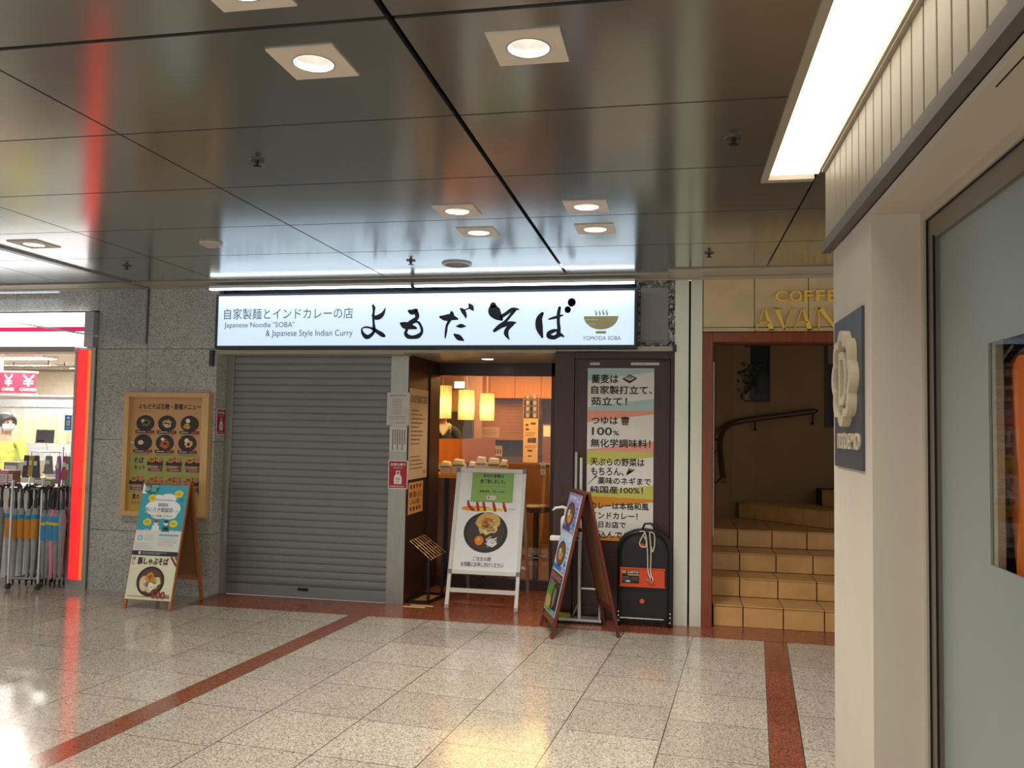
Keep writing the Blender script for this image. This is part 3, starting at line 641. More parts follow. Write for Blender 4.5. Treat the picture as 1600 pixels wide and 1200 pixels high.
# ------------------------------------------------------------------ the lit shop sign
BRUSH = [[(-2.573,2.598,0.019),(-2.563,2.574,0.029),(-2.564,2.545,0.021),(-2.566,2.503,0.024),(-2.563,2.45,0.021),(-2.558,2.409,0.027),(-2.553,2.386,0.024),(-2.567,2.356,0.029),(-2.598,2.329,0.035),(-2.625,2.325,0.04),(-2.65,2.345,0.032),(-2.667,2.375,0.019),(-2.664,2.398,0.013),(-2.633,2.409,0.016),(-2.59,2.402,0.019),(-2.553,2.386,0.029),(-2.515,2.362,0.035),(-2.484,2.344,0.04),(-2.463,2.331,0.024)],[(-2.575,2.508,0.016),(-2.543,2.491,0.04),(-2.507,2.501,0.045),(-2.48,2.526,0.032),(-2.458,2.573,0.007)],[(-2.245,2.545,0.026),(-2.221,2.535,0.045),(-2.193,2.544,0.04),(-2.174,2.556,0.016)],[(-2.189,2.549,0.034),(-2.176,2.517,0.04),(-2.173,2.488,0.034),(-2.201,2.463,0.04),(-2.234,2.44,0.045),(-2.253,2.413,0.04),(-2.265,2.378,0.026),(-2.271,2.349,0.032),(-2.248,2.326,0.037),(-2.207,2.32,0.032),(-2.159,2.33,0.04),(-2.129,2.362,0.026),(-2.132,2.401,0.024),(-2.155,2.442,0.021),(-2.181,2.453,0.018),(-2.2,2.442,0.011)],[(-2.316,2.44,0.021),(-2.287,2.425,0.058),(-2.238,2.413,0.053),(-2.181,2.398,0.021)],[(-1.967,2.491,0.022),(-1.925,2.484,0.052),(-1.876,2.488,0.055),(-1.818,2.474,0.018)],[(-1.87,2.531,0.022),(-1.869,2.504,0.046),(-1.889,2.457,0.028),(-1.909,2.416,0.022),(-1.915,2.369,0.022),(-1.921,2.314,0.012)],[(-1.792,2.56,0.015),(-1.77,2.541,0.037),(-1.75,2.506,0.028),(-1.744,2.481,0.009)],[(-1.718,2.598,0.015),(-1.7,2.573,0.043),(-1.68,2.543,0.009)],[(-1.756,2.549,0.009),(-1.715,2.565,0.015)],[(-1.825,2.411,0.009),(-1.786,2.414,0.037),(-1.745,2.411,0.009)],[(-1.841,2.341,0.018),(-1.802,2.316,0.049),(-1.762,2.292,0.015)],[(-1.511,2.587,0.052),(-1.503,2.541,0.104),(-1.471,2.498,0.079),(-1.438,2.468,0.03)],[(-1.448,2.484,0.034),(-1.401,2.513,0.03),(-1.347,2.549,0.033),(-1.293,2.55,0.012)],[(-1.326,2.545,0.03),(-1.366,2.493,0.024),(-1.406,2.446,0.027),(-1.453,2.406,0.04),(-1.496,2.372,0.027)],[(-1.496,2.372,0.018),(-1.426,2.412,0.03),(-1.365,2.433,0.036),(-1.315,2.438,0.012)],[(-1.342,2.43,0.033),(-1.385,2.386,0.036),(-1.395,2.346,0.039),(-1.369,2.299,0.009)],[(-1.093,2.513,0.027),(-1.119,2.464,0.054),(-1.115,2.391,0.06),(-1.09,2.316,0.018)],[(-1.038,2.465,0.012),(-0.983,2.48,0.024),(-0.922,2.498,0.012)],[(-0.949,2.56,0.024),(-0.957,2.509,0.03),(-0.958,2.443,0.027),(-0.952,2.383,0.03),(-0.957,2.34,0.036)],[(-0.955,2.377,0.015),(-1.001,2.366,0.033),(-1.034,2.348,0.036),(-1.034,2.324,0.039),(-0.994,2.313,0.036),(-0.957,2.33,0.036),(-0.934,2.334,0.03),(-0.909,2.317,0.009)],[(-0.849,2.607,0.066),(-0.849,2.603,0.069),(-0.849,2.599,0.066)],[(-0.882,2.546,0.052),(-0.881,2.543,0.054),(-0.881,2.54,0.052)],]
SIGNFACE = mat('sign_face', (228, 236, 242), rough=0.5, noise=0.02, emit=0.80, ecol=(190, 220, 250))
def add_sign():
    t = thing('shop_sign', 'long white backlit shop sign with black brush lettering above the shutter', 'sign', (-2.18, -0.245, 2.222))
    x0, x1, z0, z1 = -4.052, -0.315, 2.222, 2.712
    MB().box(x0, x1, -0.32, -0.10, z0, z0 + 0.028).box(x0, x1, -0.32, -0.10, z1 - 0.016, z1).box(x0, x0 + 0.022, -0.32, -0.10, z0 + 0.028, z1 - 0.016).box(x1 - 0.022, x1, -0.32, -0.10, z0 + 0.028, z1 - 0.016).build('frame', NAVYFR, t, bevel=0.002)
    f = MB().box(x0 + 0.022, x1 - 0.022, -0.312, -0.11, z0 + 0.028, z1 - 0.016).build('lit_face', SIGNFACE, t)
    INK = (20, 26, 40)
    def sheet(): return Sheet((0, -0.312, 0), FX, FZ, 1, 1, None, 0.0005, 0.0008)
    s = sheet()
    for a, b in ((0, 2), (2, 5), (5, 12), (12, 17), (17, len(BRUSH))):
        s = sheet()
        for i, st in enumerate(BRUSH[a:b]): s.stroke(st, INK, 1 + (i % 4) * 0.4, 6)
        s.build('brush_character', t)
    s = sheet(); s.text('自家製麺とインドカレーの店', -3.972, 2.485, -2.753, 2.583, (96, 98, 98), 1); s.build('shop_lettering', t)
    s = sheet(); s.text('Japanese Noodle "SOBA"', -3.967, 2.399, -3.294, 2.461, (112, 96, 110), 1).build('english_line', t)
    s = sheet(); s.text('& Japanese Style Indian Curry', -3.564, 2.318, -2.751, 2.389, (112, 96, 110), 1); s.build('english_line', t)
    s = sheet(); O = (188, 184, 132)
    s.ell(-0.607, 2.487, 0.141, 0.110, O, 1, 30, PI, 2 * PI).rect(-0.738, 2.455, -0.629, 2.460, (250, 250, 250), 2).rect(-0.718, 2.418, -0.652, 2.423, (250, 250, 250), 2).rect(-0.648, 2.344, -0.564, 2.364, O, 1)
    for k in range(4):
        u = -0.648 + 0.029 * k; s.stroke([(u, 2.498, .010), (u + .006, 2.508, .012), (u - .004, 2.522, .010), (u + .004, 2.538, .004)], (190, 186, 160), 1)
    s.text('YOMODA SOBA', -0.756, 2.290, -0.443, 2.323, (140, 84, 110), 1); s.build('bowl_logo', t)
    LED = mat('led_strip', (255, 255, 255), emit=9.0, ecol=(232, 242, 255))
    for a, b, lb in ((-4.07, -2.21, 'left LED light bar above the lit shop sign'), (-2.175, -0.335, 'right LED light bar above the lit shop sign')):
        l = thing('sign_light_bar', lb, 'light bar', ((a + b) / 2, -0.38, 2.74), group='LED bars above the shop sign')
        MB().box(a, b, -0.405, -0.355, 2.752, 2.775).box(a - 0.004, a, -0.408, -0.352, 2.738, 2.775).box(b, b + 0.004, -0.408, -0.352, 2.738, 2.775).build('housing', ALU, l)
        MB().box(a, b, -0.398, -0.362, 2.740, 2.752).build('led_tube', LED, l)
        for x in (a + 0.1, b - 0.02): MB().bar((x, -0.352, 2.768), (x, -0.09, 2.768), 0.02, 0.008).build('arm', BLACKM, l)
add_sign()

# ------------------------------------------------------------------ papers on the walls
RED = (172, 32, 48); INK = (34, 30, 30); WHITE = (236, 234, 228)
def takeout(o, U, w, h, label):
    s = Sheet(o, U, FZ, w, h, (230, 226, 220)); s.rect(w * .04, h * .03, w * .96, h * .97, RED, 1)
    s.text('お持ち帰り', w * .12, h * .80, w * .88, h * .91, WHITE, 2, .02).text('できます！', w * .25, h * .70, w * .75, h * .77, WHITE, 2)
    s.poly([(w * .30, h * .17), (w * .70, h * .17), (w * .70, h * .42), (w * .60, h * .52), (w * .40, h * .52), (w * .30, h * .42)], WHITE, 2)
    for a in (.40, .56): s.rect(w * a, h * .52, w * (a + .05), h * .61, WHITE, 2)
    s.rect(w * .40, h * .60, w * .61, h * .64, WHITE, 2)
    s.text('TAKE', w * .37, h * .32, w * .63, h * .39, RED, 3, .02).text('OUT', w * .41, h * .22, w * .59, h * .29, RED, 3, .02).lines(w * .1, h * .06, w * .9, h * .12, 1, WHITE, 2)
    return tag(s.build('takeaway_poster'), label, 'poster')
takeout((-2.500, -0.013, 1.008), FX, 0.180, 0.250, 'red takeaway poster on the stainless pier below two white notices')
takeout((-4.1085, -0.145, 1.455), (0, 1, 0), 0.15, 0.236, 'red takeaway poster on the granite edge left of the shutter')
s = Sheet((-2.528, -0.013, 1.568), FX, FZ, 0.21, 0.293, (206, 202, 196)); s.text('臨時休業のお知らせ', .03, .258, .18, .272, INK, 1); s.lines(.05, .10, .16, .24, 8, (120, 118, 116), 1, .4).lines(.02, .05, .19, .085, 2, (130, 128, 126), 1, .4).text('よもだそば', .09, .015, .17, .03, INK, 1)
tag(s.build('notice_paper'), 'pale white notice paper topmost on the stainless pier', 'notice')
s = Sheet((-2.496, -0.013, 1.338), FX, FZ, 0.16, 0.215, (216, 212, 204))
for k in range(6):
    u = .135 - .022 * k; rr = random.Random(k); v = .19
    while v > (.02 if k % 2 else .07): s.rect(u, v - .012, u + .010, v, INK, 1); v -= .0165
tag(s.build('notice_paper'), 'white notice with vertical writing between other papers on the pier', 'notice')
# side wall of the entrance, facing right
s = Sheet((-2.3295, 0.014, 1.085), (0, 1, 0), FZ, 0.565, 0.82, (226, 196, 156))
s.text('よもだそばのご注文', .03, .69, .53, .765, INK, 1, .02); s.lines(.06, .30, .50, .64, 9, (74, 58, 44), 1, .42, ragged=.5).lines(.04, .08, .44, .22, 4, (74, 58, 44), 1, .4).text('店主', .44, .04, .52, .075, INK, 1)
tag(s.build('wall_poster'), 'tall cream poster of black writing on the dark entrance side wall', 'poster')
s = Sheet((-2.3295, 0.042, 0.775), (0, 1, 0), FZ, 0.43, 0.282, (222, 170, 92))
for k in range(4): s.blob(.07 + .09 * k, .245, .028, .02, (120, 66, 32), 1).blob(.07 + .09 * k, .045, .028, .02, (120, 66, 32), 1)
s.text('麺の量1.5玉と', .03, .145, .40, .20, (168, 44, 30), 1, .02).text('ごはん大盛り', .06, .085, .34, .13, (168, 44, 30), 1, .02)
tag(s.build('wall_poster'), 'small orange poster with red writing low on the entrance side wall', 'poster')
# banner on the door
def add_banner():
    w, h = 0.546, 1.42; X0, Z0 = -0.724, 0.652
    s = Sheet((X0, -0.1625, Z0), FX, FZ, w, h, (222, 218, 210), 0.0015)
    P = lambda px, py: ((px - 918) / 104 * w, (846 - py) / 271 * h)
    def pl(pts, c): s.poly([P(*q) for q in pts], c, 1)
    TEAL, SAL, YG, OR = (168, 196, 190), (226, 152, 130), (192, 188, 92), (206, 134, 34)
    pl([(918, 575), (1022, 575), (1022, 581), (918, 595)], TEAL); pl([(1022, 623), (1022, 642), (918, 642), (918, 637)], TEAL)
    pl([(918, 642), (1022, 642), (1022, 647), (918, 661)], SAL); pl([(1022, 690), (1022, 707), (918, 706), (918, 704)], SAL)
    pl([(918, 706), (1022, 707), (1022, 714), (918, 728)], YG); pl([(1022, 758), (1022, 780), (918, 777), (918, 771)], YG)
    pl([(918, 777), (1022, 780), (1022, 784), (918, 797)], OR); pl([(918, 842), (1022, 834), (1022, 846), (918, 846)], OR)
    K = (22, 20, 20)
    for tx, a, b, c, d in (('蕎麦は', 924, 585, 966, 599), ('自家製打立て、', 924, 603, 1019, 616), ('茹立て！', 924, 621, 980, 634), ('つゆは', 925, 652, 966, 664), ('100', 926, 669, 957, 681), ('%', 959, 674, 968, 681),
                           ('無化学調味料！', 924, 687, 1017, 700), ('天ぷらの野菜は', 924, 717, 1008, 729), ('もちろん、', 925, 732, 976, 744), ('薬味のネギまで', 936, 747, 1018, 758), ('純国産100%！', 924, 761, 1006, 772),
                           ('カレーは本格和風', 925, 786, 1015, 797), ('インドカレー！', 925, 802, 998, 812), ('毎日お店で', 925, 816, 980, 826), ('煮込んでます', 925, 831, 1000, 842)):
        u0, v0 = P(a, d); u1, v1 = P(c, b); s.text(tx, u0, v0, u1, v1, K, 3, .022)
    # little pictures: noodle tray, bucket, greens, leek
    s.poly([P(972, 592), P(984, 599), P(996, 591), P(984, 585)], K, 3); s.poly([P(976, 591), P(984, 595), P(992, 591), P(984, 587)], (206, 202, 194), 4); s.blob(*P(984, 590), .022, .012, (150, 148, 140), 5)
    s.poly([P(971, 653), P(984, 653), P(982, 665), P(973, 665)], (140, 96, 44), 3); s.ell(*P(977.5, 654), .034, .012, (40, 30, 24), 4); s.rect(*P(972, 660), *P(983, 658), (60, 40, 20), 4)
    for k in range(5): s.stroke([(*P(980, 743), .004), (*P(983 + k * 1.5, 737), .012), (*P(984 + k * 2.4, 731 + k * .8), .004)], (96, 120, 66), 3)
    s.stroke([(*P(921, 758), .005), (*P(928, 751), .008), (*P(933, 746), .018)], (110, 126, 82), 3)
    tag(s.build('menu_banner'), 'tall banner of black writing over coloured bands on the dark door', 'banner')
add_banner()
for x, w, tx, lb in ((-0.706, 0.08, '御予約', 'small white label left of the top of the door banner'), (-0.368, 0.23, '左側の扉を押してください', 'long white label right above the door banner')):
    s = Sheet((x, -0.1625, 2.098), FX, FZ, w, 0.021, (214, 210, 202), 0.001); s.text(tx, .006, .005, w - .006, .016, INK, 1); tag(s.build('door_label'), lb, 'label')
s = Sheet((-1.288, 0.9575, 1.115), FX, FZ, 0.047, 0.11, (226, 214, 196), 0.001)
s.ell(.0235, .072, .019, .02, (60, 40, 36), 1).ell(.0235, .072, .014, .015, (226, 214, 196), 2).poly([(.010, .083), (.014, .087), (.037, .061), (.033, .057)], (60, 40, 36), 3).rect(.012, .069, .033, .075, (60, 40, 36), 3).lines(.008, .012, .04, .036, 2, (60, 40, 36), 1)
tag(s.build('no_smoking_sticker'), 'small no-smoking sticker low on the entrance glass', 'sticker')
# yellow tape marks on the threshold
for x, y, lb in ((-2.16, -0.02, 'pale tape mark on the threshold nearest the brochure stand'), (-2.21, -0.085, 'pale tape mark on the threshold farther from the brochure stand')):
    tag(MB().box(x - .10, x + .10, y - .02, y + .02, 0.0032, 0.0042).build('floor_tape', mat('tape_yellow', (206, 186, 130), rough=0.6)), lb, 'tape')
# soffit downlight over the entrance
t = thing('entrance_downlight', 'small round downlight in the soffit over the shop entrance', 'downlight', (-1.724, 0.46, 2.2))
MB().lathe([(0.05, 2.1995), (0.066, 2.1965), (0.068, 2.2)], (-1.724, 0.46, 0), 28, caps=False).build('rim', WHITEPL, t)
MB().lathe([(0.0, 2.1985), (0.051, 2.1985)], (-1.724, 0.46, 0), 28).build('lamp', mat('entrance_glow', (255, 244, 224), emit=4.0), t)
def add_entr():
    l = bpy.data.lights.new('entrance_beam', 'SPOT'); l.energy = 24; l.spot_size = math.radians(120); l.spot_blend = 0.8; l.shadow_soft_size = 0.05; l.color = (1, 0.85, 0.66)
    o = bpy.data.objects.new('entrance_beam', l); COL.objects.link(o); o.location = (-1.724, 0.46, 2.19)
add_entr()

# ------------------------------------------------------------------ framed menu on the granite
def add_menu():
    x0, x1, z0, z1 = -4.995, -4.137, 0.70, 1.832
    t = thing('menu_case', 'pine framed menu board on the granite wall behind the wooden A-frame', 'menu board', ((x0 + x1) / 2, -0.17, z0))
    D = -0.235
    MB().box(x0, x1, D, -0.171, z0, z0 + 0.045).box(x0, x1, D, -0.171, z1 - 0.045, z1).box(x0, x0 + 0.05, D, -0.171, z0 + .045, z1 - .045).box(x1 - 0.07, x1, D, -0.171, z0 + .045, z1 - .045).build('frame', PALEWOOD, t, bevel=0.003)
    for z in (1.62, 0.9): MB().box(x1 - .072, x1 - .066, D - .002, D + .02, z, z + .06).build('hinge', STEEL, t)
    MB().lathe([(0, -.006), (.016, -.006), (.016, .006), (0, .006)], (x0 + .075, D + .045, 1.37), 12).build('latch', WHITEPL, t)
    w, h = x1 - x0 - .12, z1 - z0 - .09
    s = Sheet((x0 + .05, -0.185, z0 + .045), FX, FZ, w, h, (198, 150, 100), .004)
    s.rect(0, 0, w, h * .50, (158, 160, 88), 1).rect(0, 0, w, h * .16, (190, 160, 72), 2)
    s.text('よもだそば名物・夏種メニュー', w * .10, h * .895, w * .95, h * .945, (40, 26, 20), 2, .02).rect(w * .10, h * .875, w * .28, h * .879, (170, 60, 60), 2)
    cols = [(.20, .77), (.50, .77), (.81, .77), (.18, .60), (.48, .60), (.79, .60)]
    tops = [[((96, 96, 54), .1, .1, .45, 12), ((206, 196, 170), -.3, .3, .2, 2)], [((196, 160, 110), 0, 0, .5, 10), ((222, 206, 170), .1, -.2, .3, 5)], [((206, 158, 70), -.3, -.3, .35, 6), ((232, 226, 206), -.2, .35, .25, 2), ((40, 44, 34), .4, .1, .3, 5)],
            [((222, 206, 180), -.25, 0, .3, 6)], [((186, 92, 40), 0, -.1, .55, 9), ((234, 226, 210), -.25, .45, .2, 2)], [((226, 170, 90), .1, -.1, .45, 12), ((230, 220, 190), -.1, .35, .25, 3)]]
    for i, ((a, b), tp) in enumerate(zip(cols, tops)):
        s.bowl(w * a, h * b, w * .125, h * .072, tp, 2, (36, 30, 32), (50, 38, 34), i)
        s.rect(w * (a - .13), h * (b - .088), w * (a + .13), h * (b - .062), (40, 34, 34), 9).rect(w * (a + .03), h * (b - .084), w * (a + .12), h * (b - .066), (150, 60, 62), 10).lines(w * (a - .11), h * (b - .082), w * (a + .02), h * (b - .068), 1, WHITE, 10)
        s.lines(w * (a - .12), h * (b - .112), w * (a + .12), h * (b - .094), 2, (70, 50, 36), 2, .5)
    s.text('そば', w * .06, h * .42, w * .20, h * .47, INK, 3, .03).text('セット', w * .07, h * .36, w * .22, h * .40, INK, 3, .03)
    for a, b in ((.36, .44), (.62, .44), (.88, .44), (.12, .27), (.37, .27), (.62, .27), (.87, .27)):
        s.poly([(w * (a - .12), h * (b - .035)), (w * (a + .11), h * (b - .035)), (w * (a + .09), h * (b + .03)), (w * (a - .09), h * (b + .03))], (52, 34, 30), 3)
        s.ell(w * (a - .05), h * (b + .012), w * .05, h * .024, (206, 160, 90), 4).ell(w * (a + .05), h * (b + .012), w * .045, h * .022, (196, 120, 84), 4).ell(w * (a - .05), h * (b + .012), w * .036, h * .016, (150, 92, 44), 5)
        s.rect(w * (a - .10), h * (b - .09), w * (a + .10), h * (b - .035), (110, 78, 48), 3).lines(w * (a - .09), h * (b - .062), w * (a + .09), h * (b - .040), 2, (230, 216, 190), 4).rect(w * (a - .06), h * (b - .084), w * (a + .06), h * (b - .068), (196, 110, 110), 4)
    s.text('夏の', w * .06, h * .10, w * .16, h * .145, INK, 3, .03).text('おすすめ', w * .05, h * .055, w * .20, h * .085, (150, 46, 40), 3, .02)
    s.build('menu_sheet', t)
add_menu()
# ------------------------------------------------------------------ sandwich boards
def a_frame(t, half, spread, H, wood, back, leg=0.03):
    """t: Empty at floor level; local +x along the board, front face towards local -y"""
    for sgn, nm in ((-1, 'front'), (1, 'back')):
        for s in (-1, 1):
            MB().bar((s * half, sgn * spread, 0.0), (s * half, sgn * 0.018, H), leg, 0.022, (0, 1, 0)).build('leg', wood, t, local=True, bevel=0.002, seg=1)
        at = lambda z, o=0.0: (sgn * (spread + (0.018 - spread) * z / H) + o)
        z0 = 0.2 if sgn > 0 else 0.09
        for z in (z0, H - 0.03): MB().bar((-half + leg / 2, at(z), z), (half - leg / 2, at(z), z), 0.02, 0.035, (0, sgn * 0.22, 1)).build('rail', wood, t, local=True)
        a, b = at(z0 + .015), at(H - .05)
        MB().add([(-half + leg / 2, a - .003, z0 + .015), (half - leg / 2, a - .003, z0 + .015), (half - leg / 2, b - .003, H - .05), (-half + leg / 2, b - .003, H - .05), (-half + leg / 2, a + .003, z0 + .015), (half - leg / 2, a + .003, z0 + .015), (half - leg / 2, b + .003, H - .05), (-half + leg / 2, b + .003, H - .05)],
                 [(3, 2, 1, 0), (4, 5, 6, 7), (0, 1, 5, 4), (1, 2, 6, 5), (2, 3, 7, 6), (3, 0, 4, 7)]).build('back_board' if sgn > 0 else 'front_board', back, t, local=True)
    MB().box(-half - leg / 2, half + leg / 2, -0.03, 0.03, H - 0.004, H + 0.012).build('top_cap', wood, t, local=True, bevel=0.003)
def slant(half, spread, H, z0, z1, th=0.012):
    """origin, V and length of a face-mounted sheet between two heights"""
    y = lambda z: -(spread + (0.018 - spread) * z / H)
    V = Vector((0, y(z1) - y(z0), z1 - z0)); n = Vector((1, 0, 0)).cross(V.normalized())
    return Vector((-half, y(z0), z0)) + n * th, V.normalized(), V.length
def add_stand_wood():
    t = thing('a_frame_sign', 'honey wood A-frame sign with teal and noodle posters before the granite wall', 'sandwich board', (-4.31, -0.535, 0), 0.0)
    half, sp, H = 0.208, 0.24, 1.03
    a_frame(t, half, sp, H, OAK, HARDBOARD)
    w = 0.428
    o, V, L = slant(w / 2, sp, H, 0.43, 1.02)
    s = Sheet(o, FX, V, w, L, (222, 220, 214), .002); h = L
    P = lambda X, Y: ((X - 155) / (612 - 155) * w, (690 - Y) / (690 - 80) * h)   # sketch units
    T = (52, 160, 178)
    s.rect(0, h * .345, w, h, T, 1)
    rnd = random.Random(4)
    for k in range(30): s.rect(w * k / 30, h * .33, w * (k + .6) / 30, h * (.345 + rnd.uniform(0, .02)), (222, 220, 214), 2)
    for a, b, r, q in ((.50, .68, .34, .13), (.28, .66, .16, .09), (.72, .66, .18, .10), (.38, .78, .16, .07), (.60, .80, .18, .07), (.45, .58, .2, .07), (.66, .57, .18, .06)): s.ell(w * a, h * b, w * r, h * q, (232, 234, 234), 2 + .3 * a)
    s.rect(0, h * .86, w * .09, h, (236, 238, 236), 2).poly([(w * .03, h), (w * .36, h), (w * .36, h * .90), (w * .22, h * .84), (w * .03, h * .90)], (20, 108, 112), 3).text('あい', w * .02, h * .90, w * .16, h * .975, (236, 240, 238), 4, .02).rect(w * .19, h * .89, w * .30, h * .95, (110, 170, 120), 4).text('認証', w * .20, h * .955, w * .35, h * .985, (220, 236, 232), 4)
    for a, b, r in ((.24, .80, .085), (.82, .87, .10), (.22, .46, .09), (.80, .45, .09)):
        s.blob(w * a, h * b, w * r, h * .052, (226, 204, 46), 4, 18, .10).lines(w * (a - r * .6), h * (b - .02), w * (a + r * .6), h * (b + .02), 2, (90, 84, 40), 5, .5)
    s.blob(w * .90, h * .79, w * .04, h * .02, (60, 130, 190), 5)
    s.text('当店は', w * .40, h * .685, w * .62, h * .735, (40, 48, 52), 4, .02).text('あいスタ認証店', w * .12, h * .61, w * .74, h * .67, (30, 130, 150), 4, .02).rect(w * .12, h * .598, w * .74, h * .604, (226, 204, 46), 4).text('です！', w * .76, h * .605, w * .87, h * .635, (60, 64, 68), 4).text('ぜひご利用ください！', w * .24, h * .53, w * .74, h * .57, (40, 48, 52), 4, .01).lines(w * .28, h * .765, w * .76, h * .79, 1, (90, 96, 98), 4)
    # two drawn figures
    for a, hair, top in ((.42, (150, 60, 80), (232, 232, 230)), (.64, (52, 54, 58), (34, 128, 128))):
        s.poly([(w * (a - .09), h * .335), (w * (a + .09), h * .335), (w * (a + .07), h * .42), (w * (a - .07), h * .42)], top, 5).ell(w * a, h * .455, w * .048, h * .036, (236, 226, 214), 6).ell(w * a, h * .475, w * .052, h * .022, hair, 7)
    s.rect(w * .60, h * .355, w * .70, h * .395, (36, 40, 44), 7)
    s.ell(w * .12, h * .24, w * .06, h * .035, (120, 180, 214), 2).ell(w * .12, h * .24, w * .03, h * .018, (222, 220, 214), 3).lines(w * .22, h * .20, w * .44, h * .29, 4, (150, 152, 152), 2, .4).rect(w * .52, h * .275, w * .95, h * .30, (110, 182, 190), 2).lines(w * .52, h * .13, w * .95, h * .26, 6, (160, 162, 162), 2, .4).lines(w * .05, h * .08, w * .42, h * .17, 4, (160, 162, 162), 2, .4)
    s.rect(0, 0, w, h * .062, (40, 42, 46), 2).lines(w * .22, h * .014, w * .78, h * .05, 2, (214, 214, 210), 3, .5).rect(w * .14, h * .012, w * .19, h * .052, (214, 214, 210), 3)
    s.build('teal_poster', t, local=True)
    o, V, L = slant(w / 2, sp, H, 0.075, 0.428)
    s = Sheet(o, FX, V, w, L, (228, 226, 196), .002); h = L
    s.text('豚しゃぶそば', w * .16, h * .80, w * .82, h * .955, (78, 34, 30), 3, .04).text('冷', w * .02, h * .88, w * .11, h * .97, (60, 110, 160), 3, .03).text('し', w * .04, h * .79, w * .10, h * .87, (60, 110, 160), 3, .03)
    s.poly([(w * .84, h * .99), (w, h * .99), (w, h * .76)], (130, 44, 50), 3).poly([(w * .90, h * .99), (w * .94, h * .99), (w, h * .88), (w, h * .84)], (228, 226, 196), 4)
    s.bowl(w * .50, h * .42, w * .30, h * .34, [((226, 206, 168), -.1, -.15, .62, 16), ((232, 220, 150), .45, 0, .3, 3), ((204, 136, 44), -.05, .25, .34, 14), ((240, 232, 214), .1, -.35, .25, 6)], 3, (40, 34, 30), (92, 66, 46), 3)
    s.text('600', w * .58, h * .05, w * .86, h * .20, (150, 40, 44), 12, .05).text('円', w * .88, h * .05, w * .96, h * .13, (90, 40, 40), 12, .02)
    s.build('noodle_poster', t, local=True)
add_stand_wood()
def add_stand_brown():
    t = thing('a_frame_sign', 'reddish brown A-frame sign seen edge-on, with three food posters on its left face', 'sandwich board', (-0.727, -0.572, 0), math.radians(-70.5))
    half, sp, H = 0.21, 0.258, 1.07
    a_frame(t, half, sp, H, BOARDWOOD, HARDBOARD)
    w = 0.415
    defs = [(0.76, 1.055, (150, 150, 206), (60, 70, 150), '冷やし', (232, 226, 240)), (0.46, 0.755, (176, 204, 226), (40, 110, 190), '肉そば', (220, 236, 246)), (0.145, 0.455, (36, 44, 36), (70, 150, 60), '天ざるそば', (206, 120, 120))]
    for k, (z0, z1, bg, acc, tx, tc) in enumerate(defs):
        o, V, h = slant(w / 2, sp, H, z0, z1)
        s = Sheet(o, FX, V, w, h, (226, 226, 226), .002)
        s.rect(w * .02, h * .02, w * .98, h * .98, bg, 1).rect(w * .02, h * .02, w * .98, h * .14, acc, 2)
        s.text(tx, w * .10, h * .80, w * .90, h * .94, tc, 3, .04)
        if k < 2:
            s.bowl(w * .42, h * .44, w * .34, h * .32, [((214, 150, 70), 0, -.1, .5, 8), ((230, 216, 180), -.2, .1, .3, 5), ((90, 120, 60) if k else (120, 70, 50), .2, .3, .25, 4)], 3, (60, 34, 28), (120, 74, 40), 10 + k)
            s.lines(w * .80, h * .25, w * .94, h * .70, 4, acc, 3, .5).rect(w * .78, h * .18, w * .96, h * .28, (40, 120, 200), 3).text('580', w * .70, h * .04, w * .94, h * .12, (240, 220, 220), 4, .03)
        else:
            s.blob(w * .30, h * .45, w * .26, h * .30, (86, 140, 56), 3).blob(w * .25, h * .22, w * .22, h * .16, (196, 160, 90), 4).ell(w * .66, h * .42, w * .22, h * .34, (24, 22, 20), 4).blob(w * .66, h * .42, w * .13, h * .25, (120, 110, 84), 5).rect(w * .62, h * .03, w * .96, h * .12, (90, 160, 210), 5).lines(w * .1, h * .66, w * .9, h * .76, 1, (200, 90, 90), 4)
        s.build('food_poster', t, local=True)
add_stand_brown()
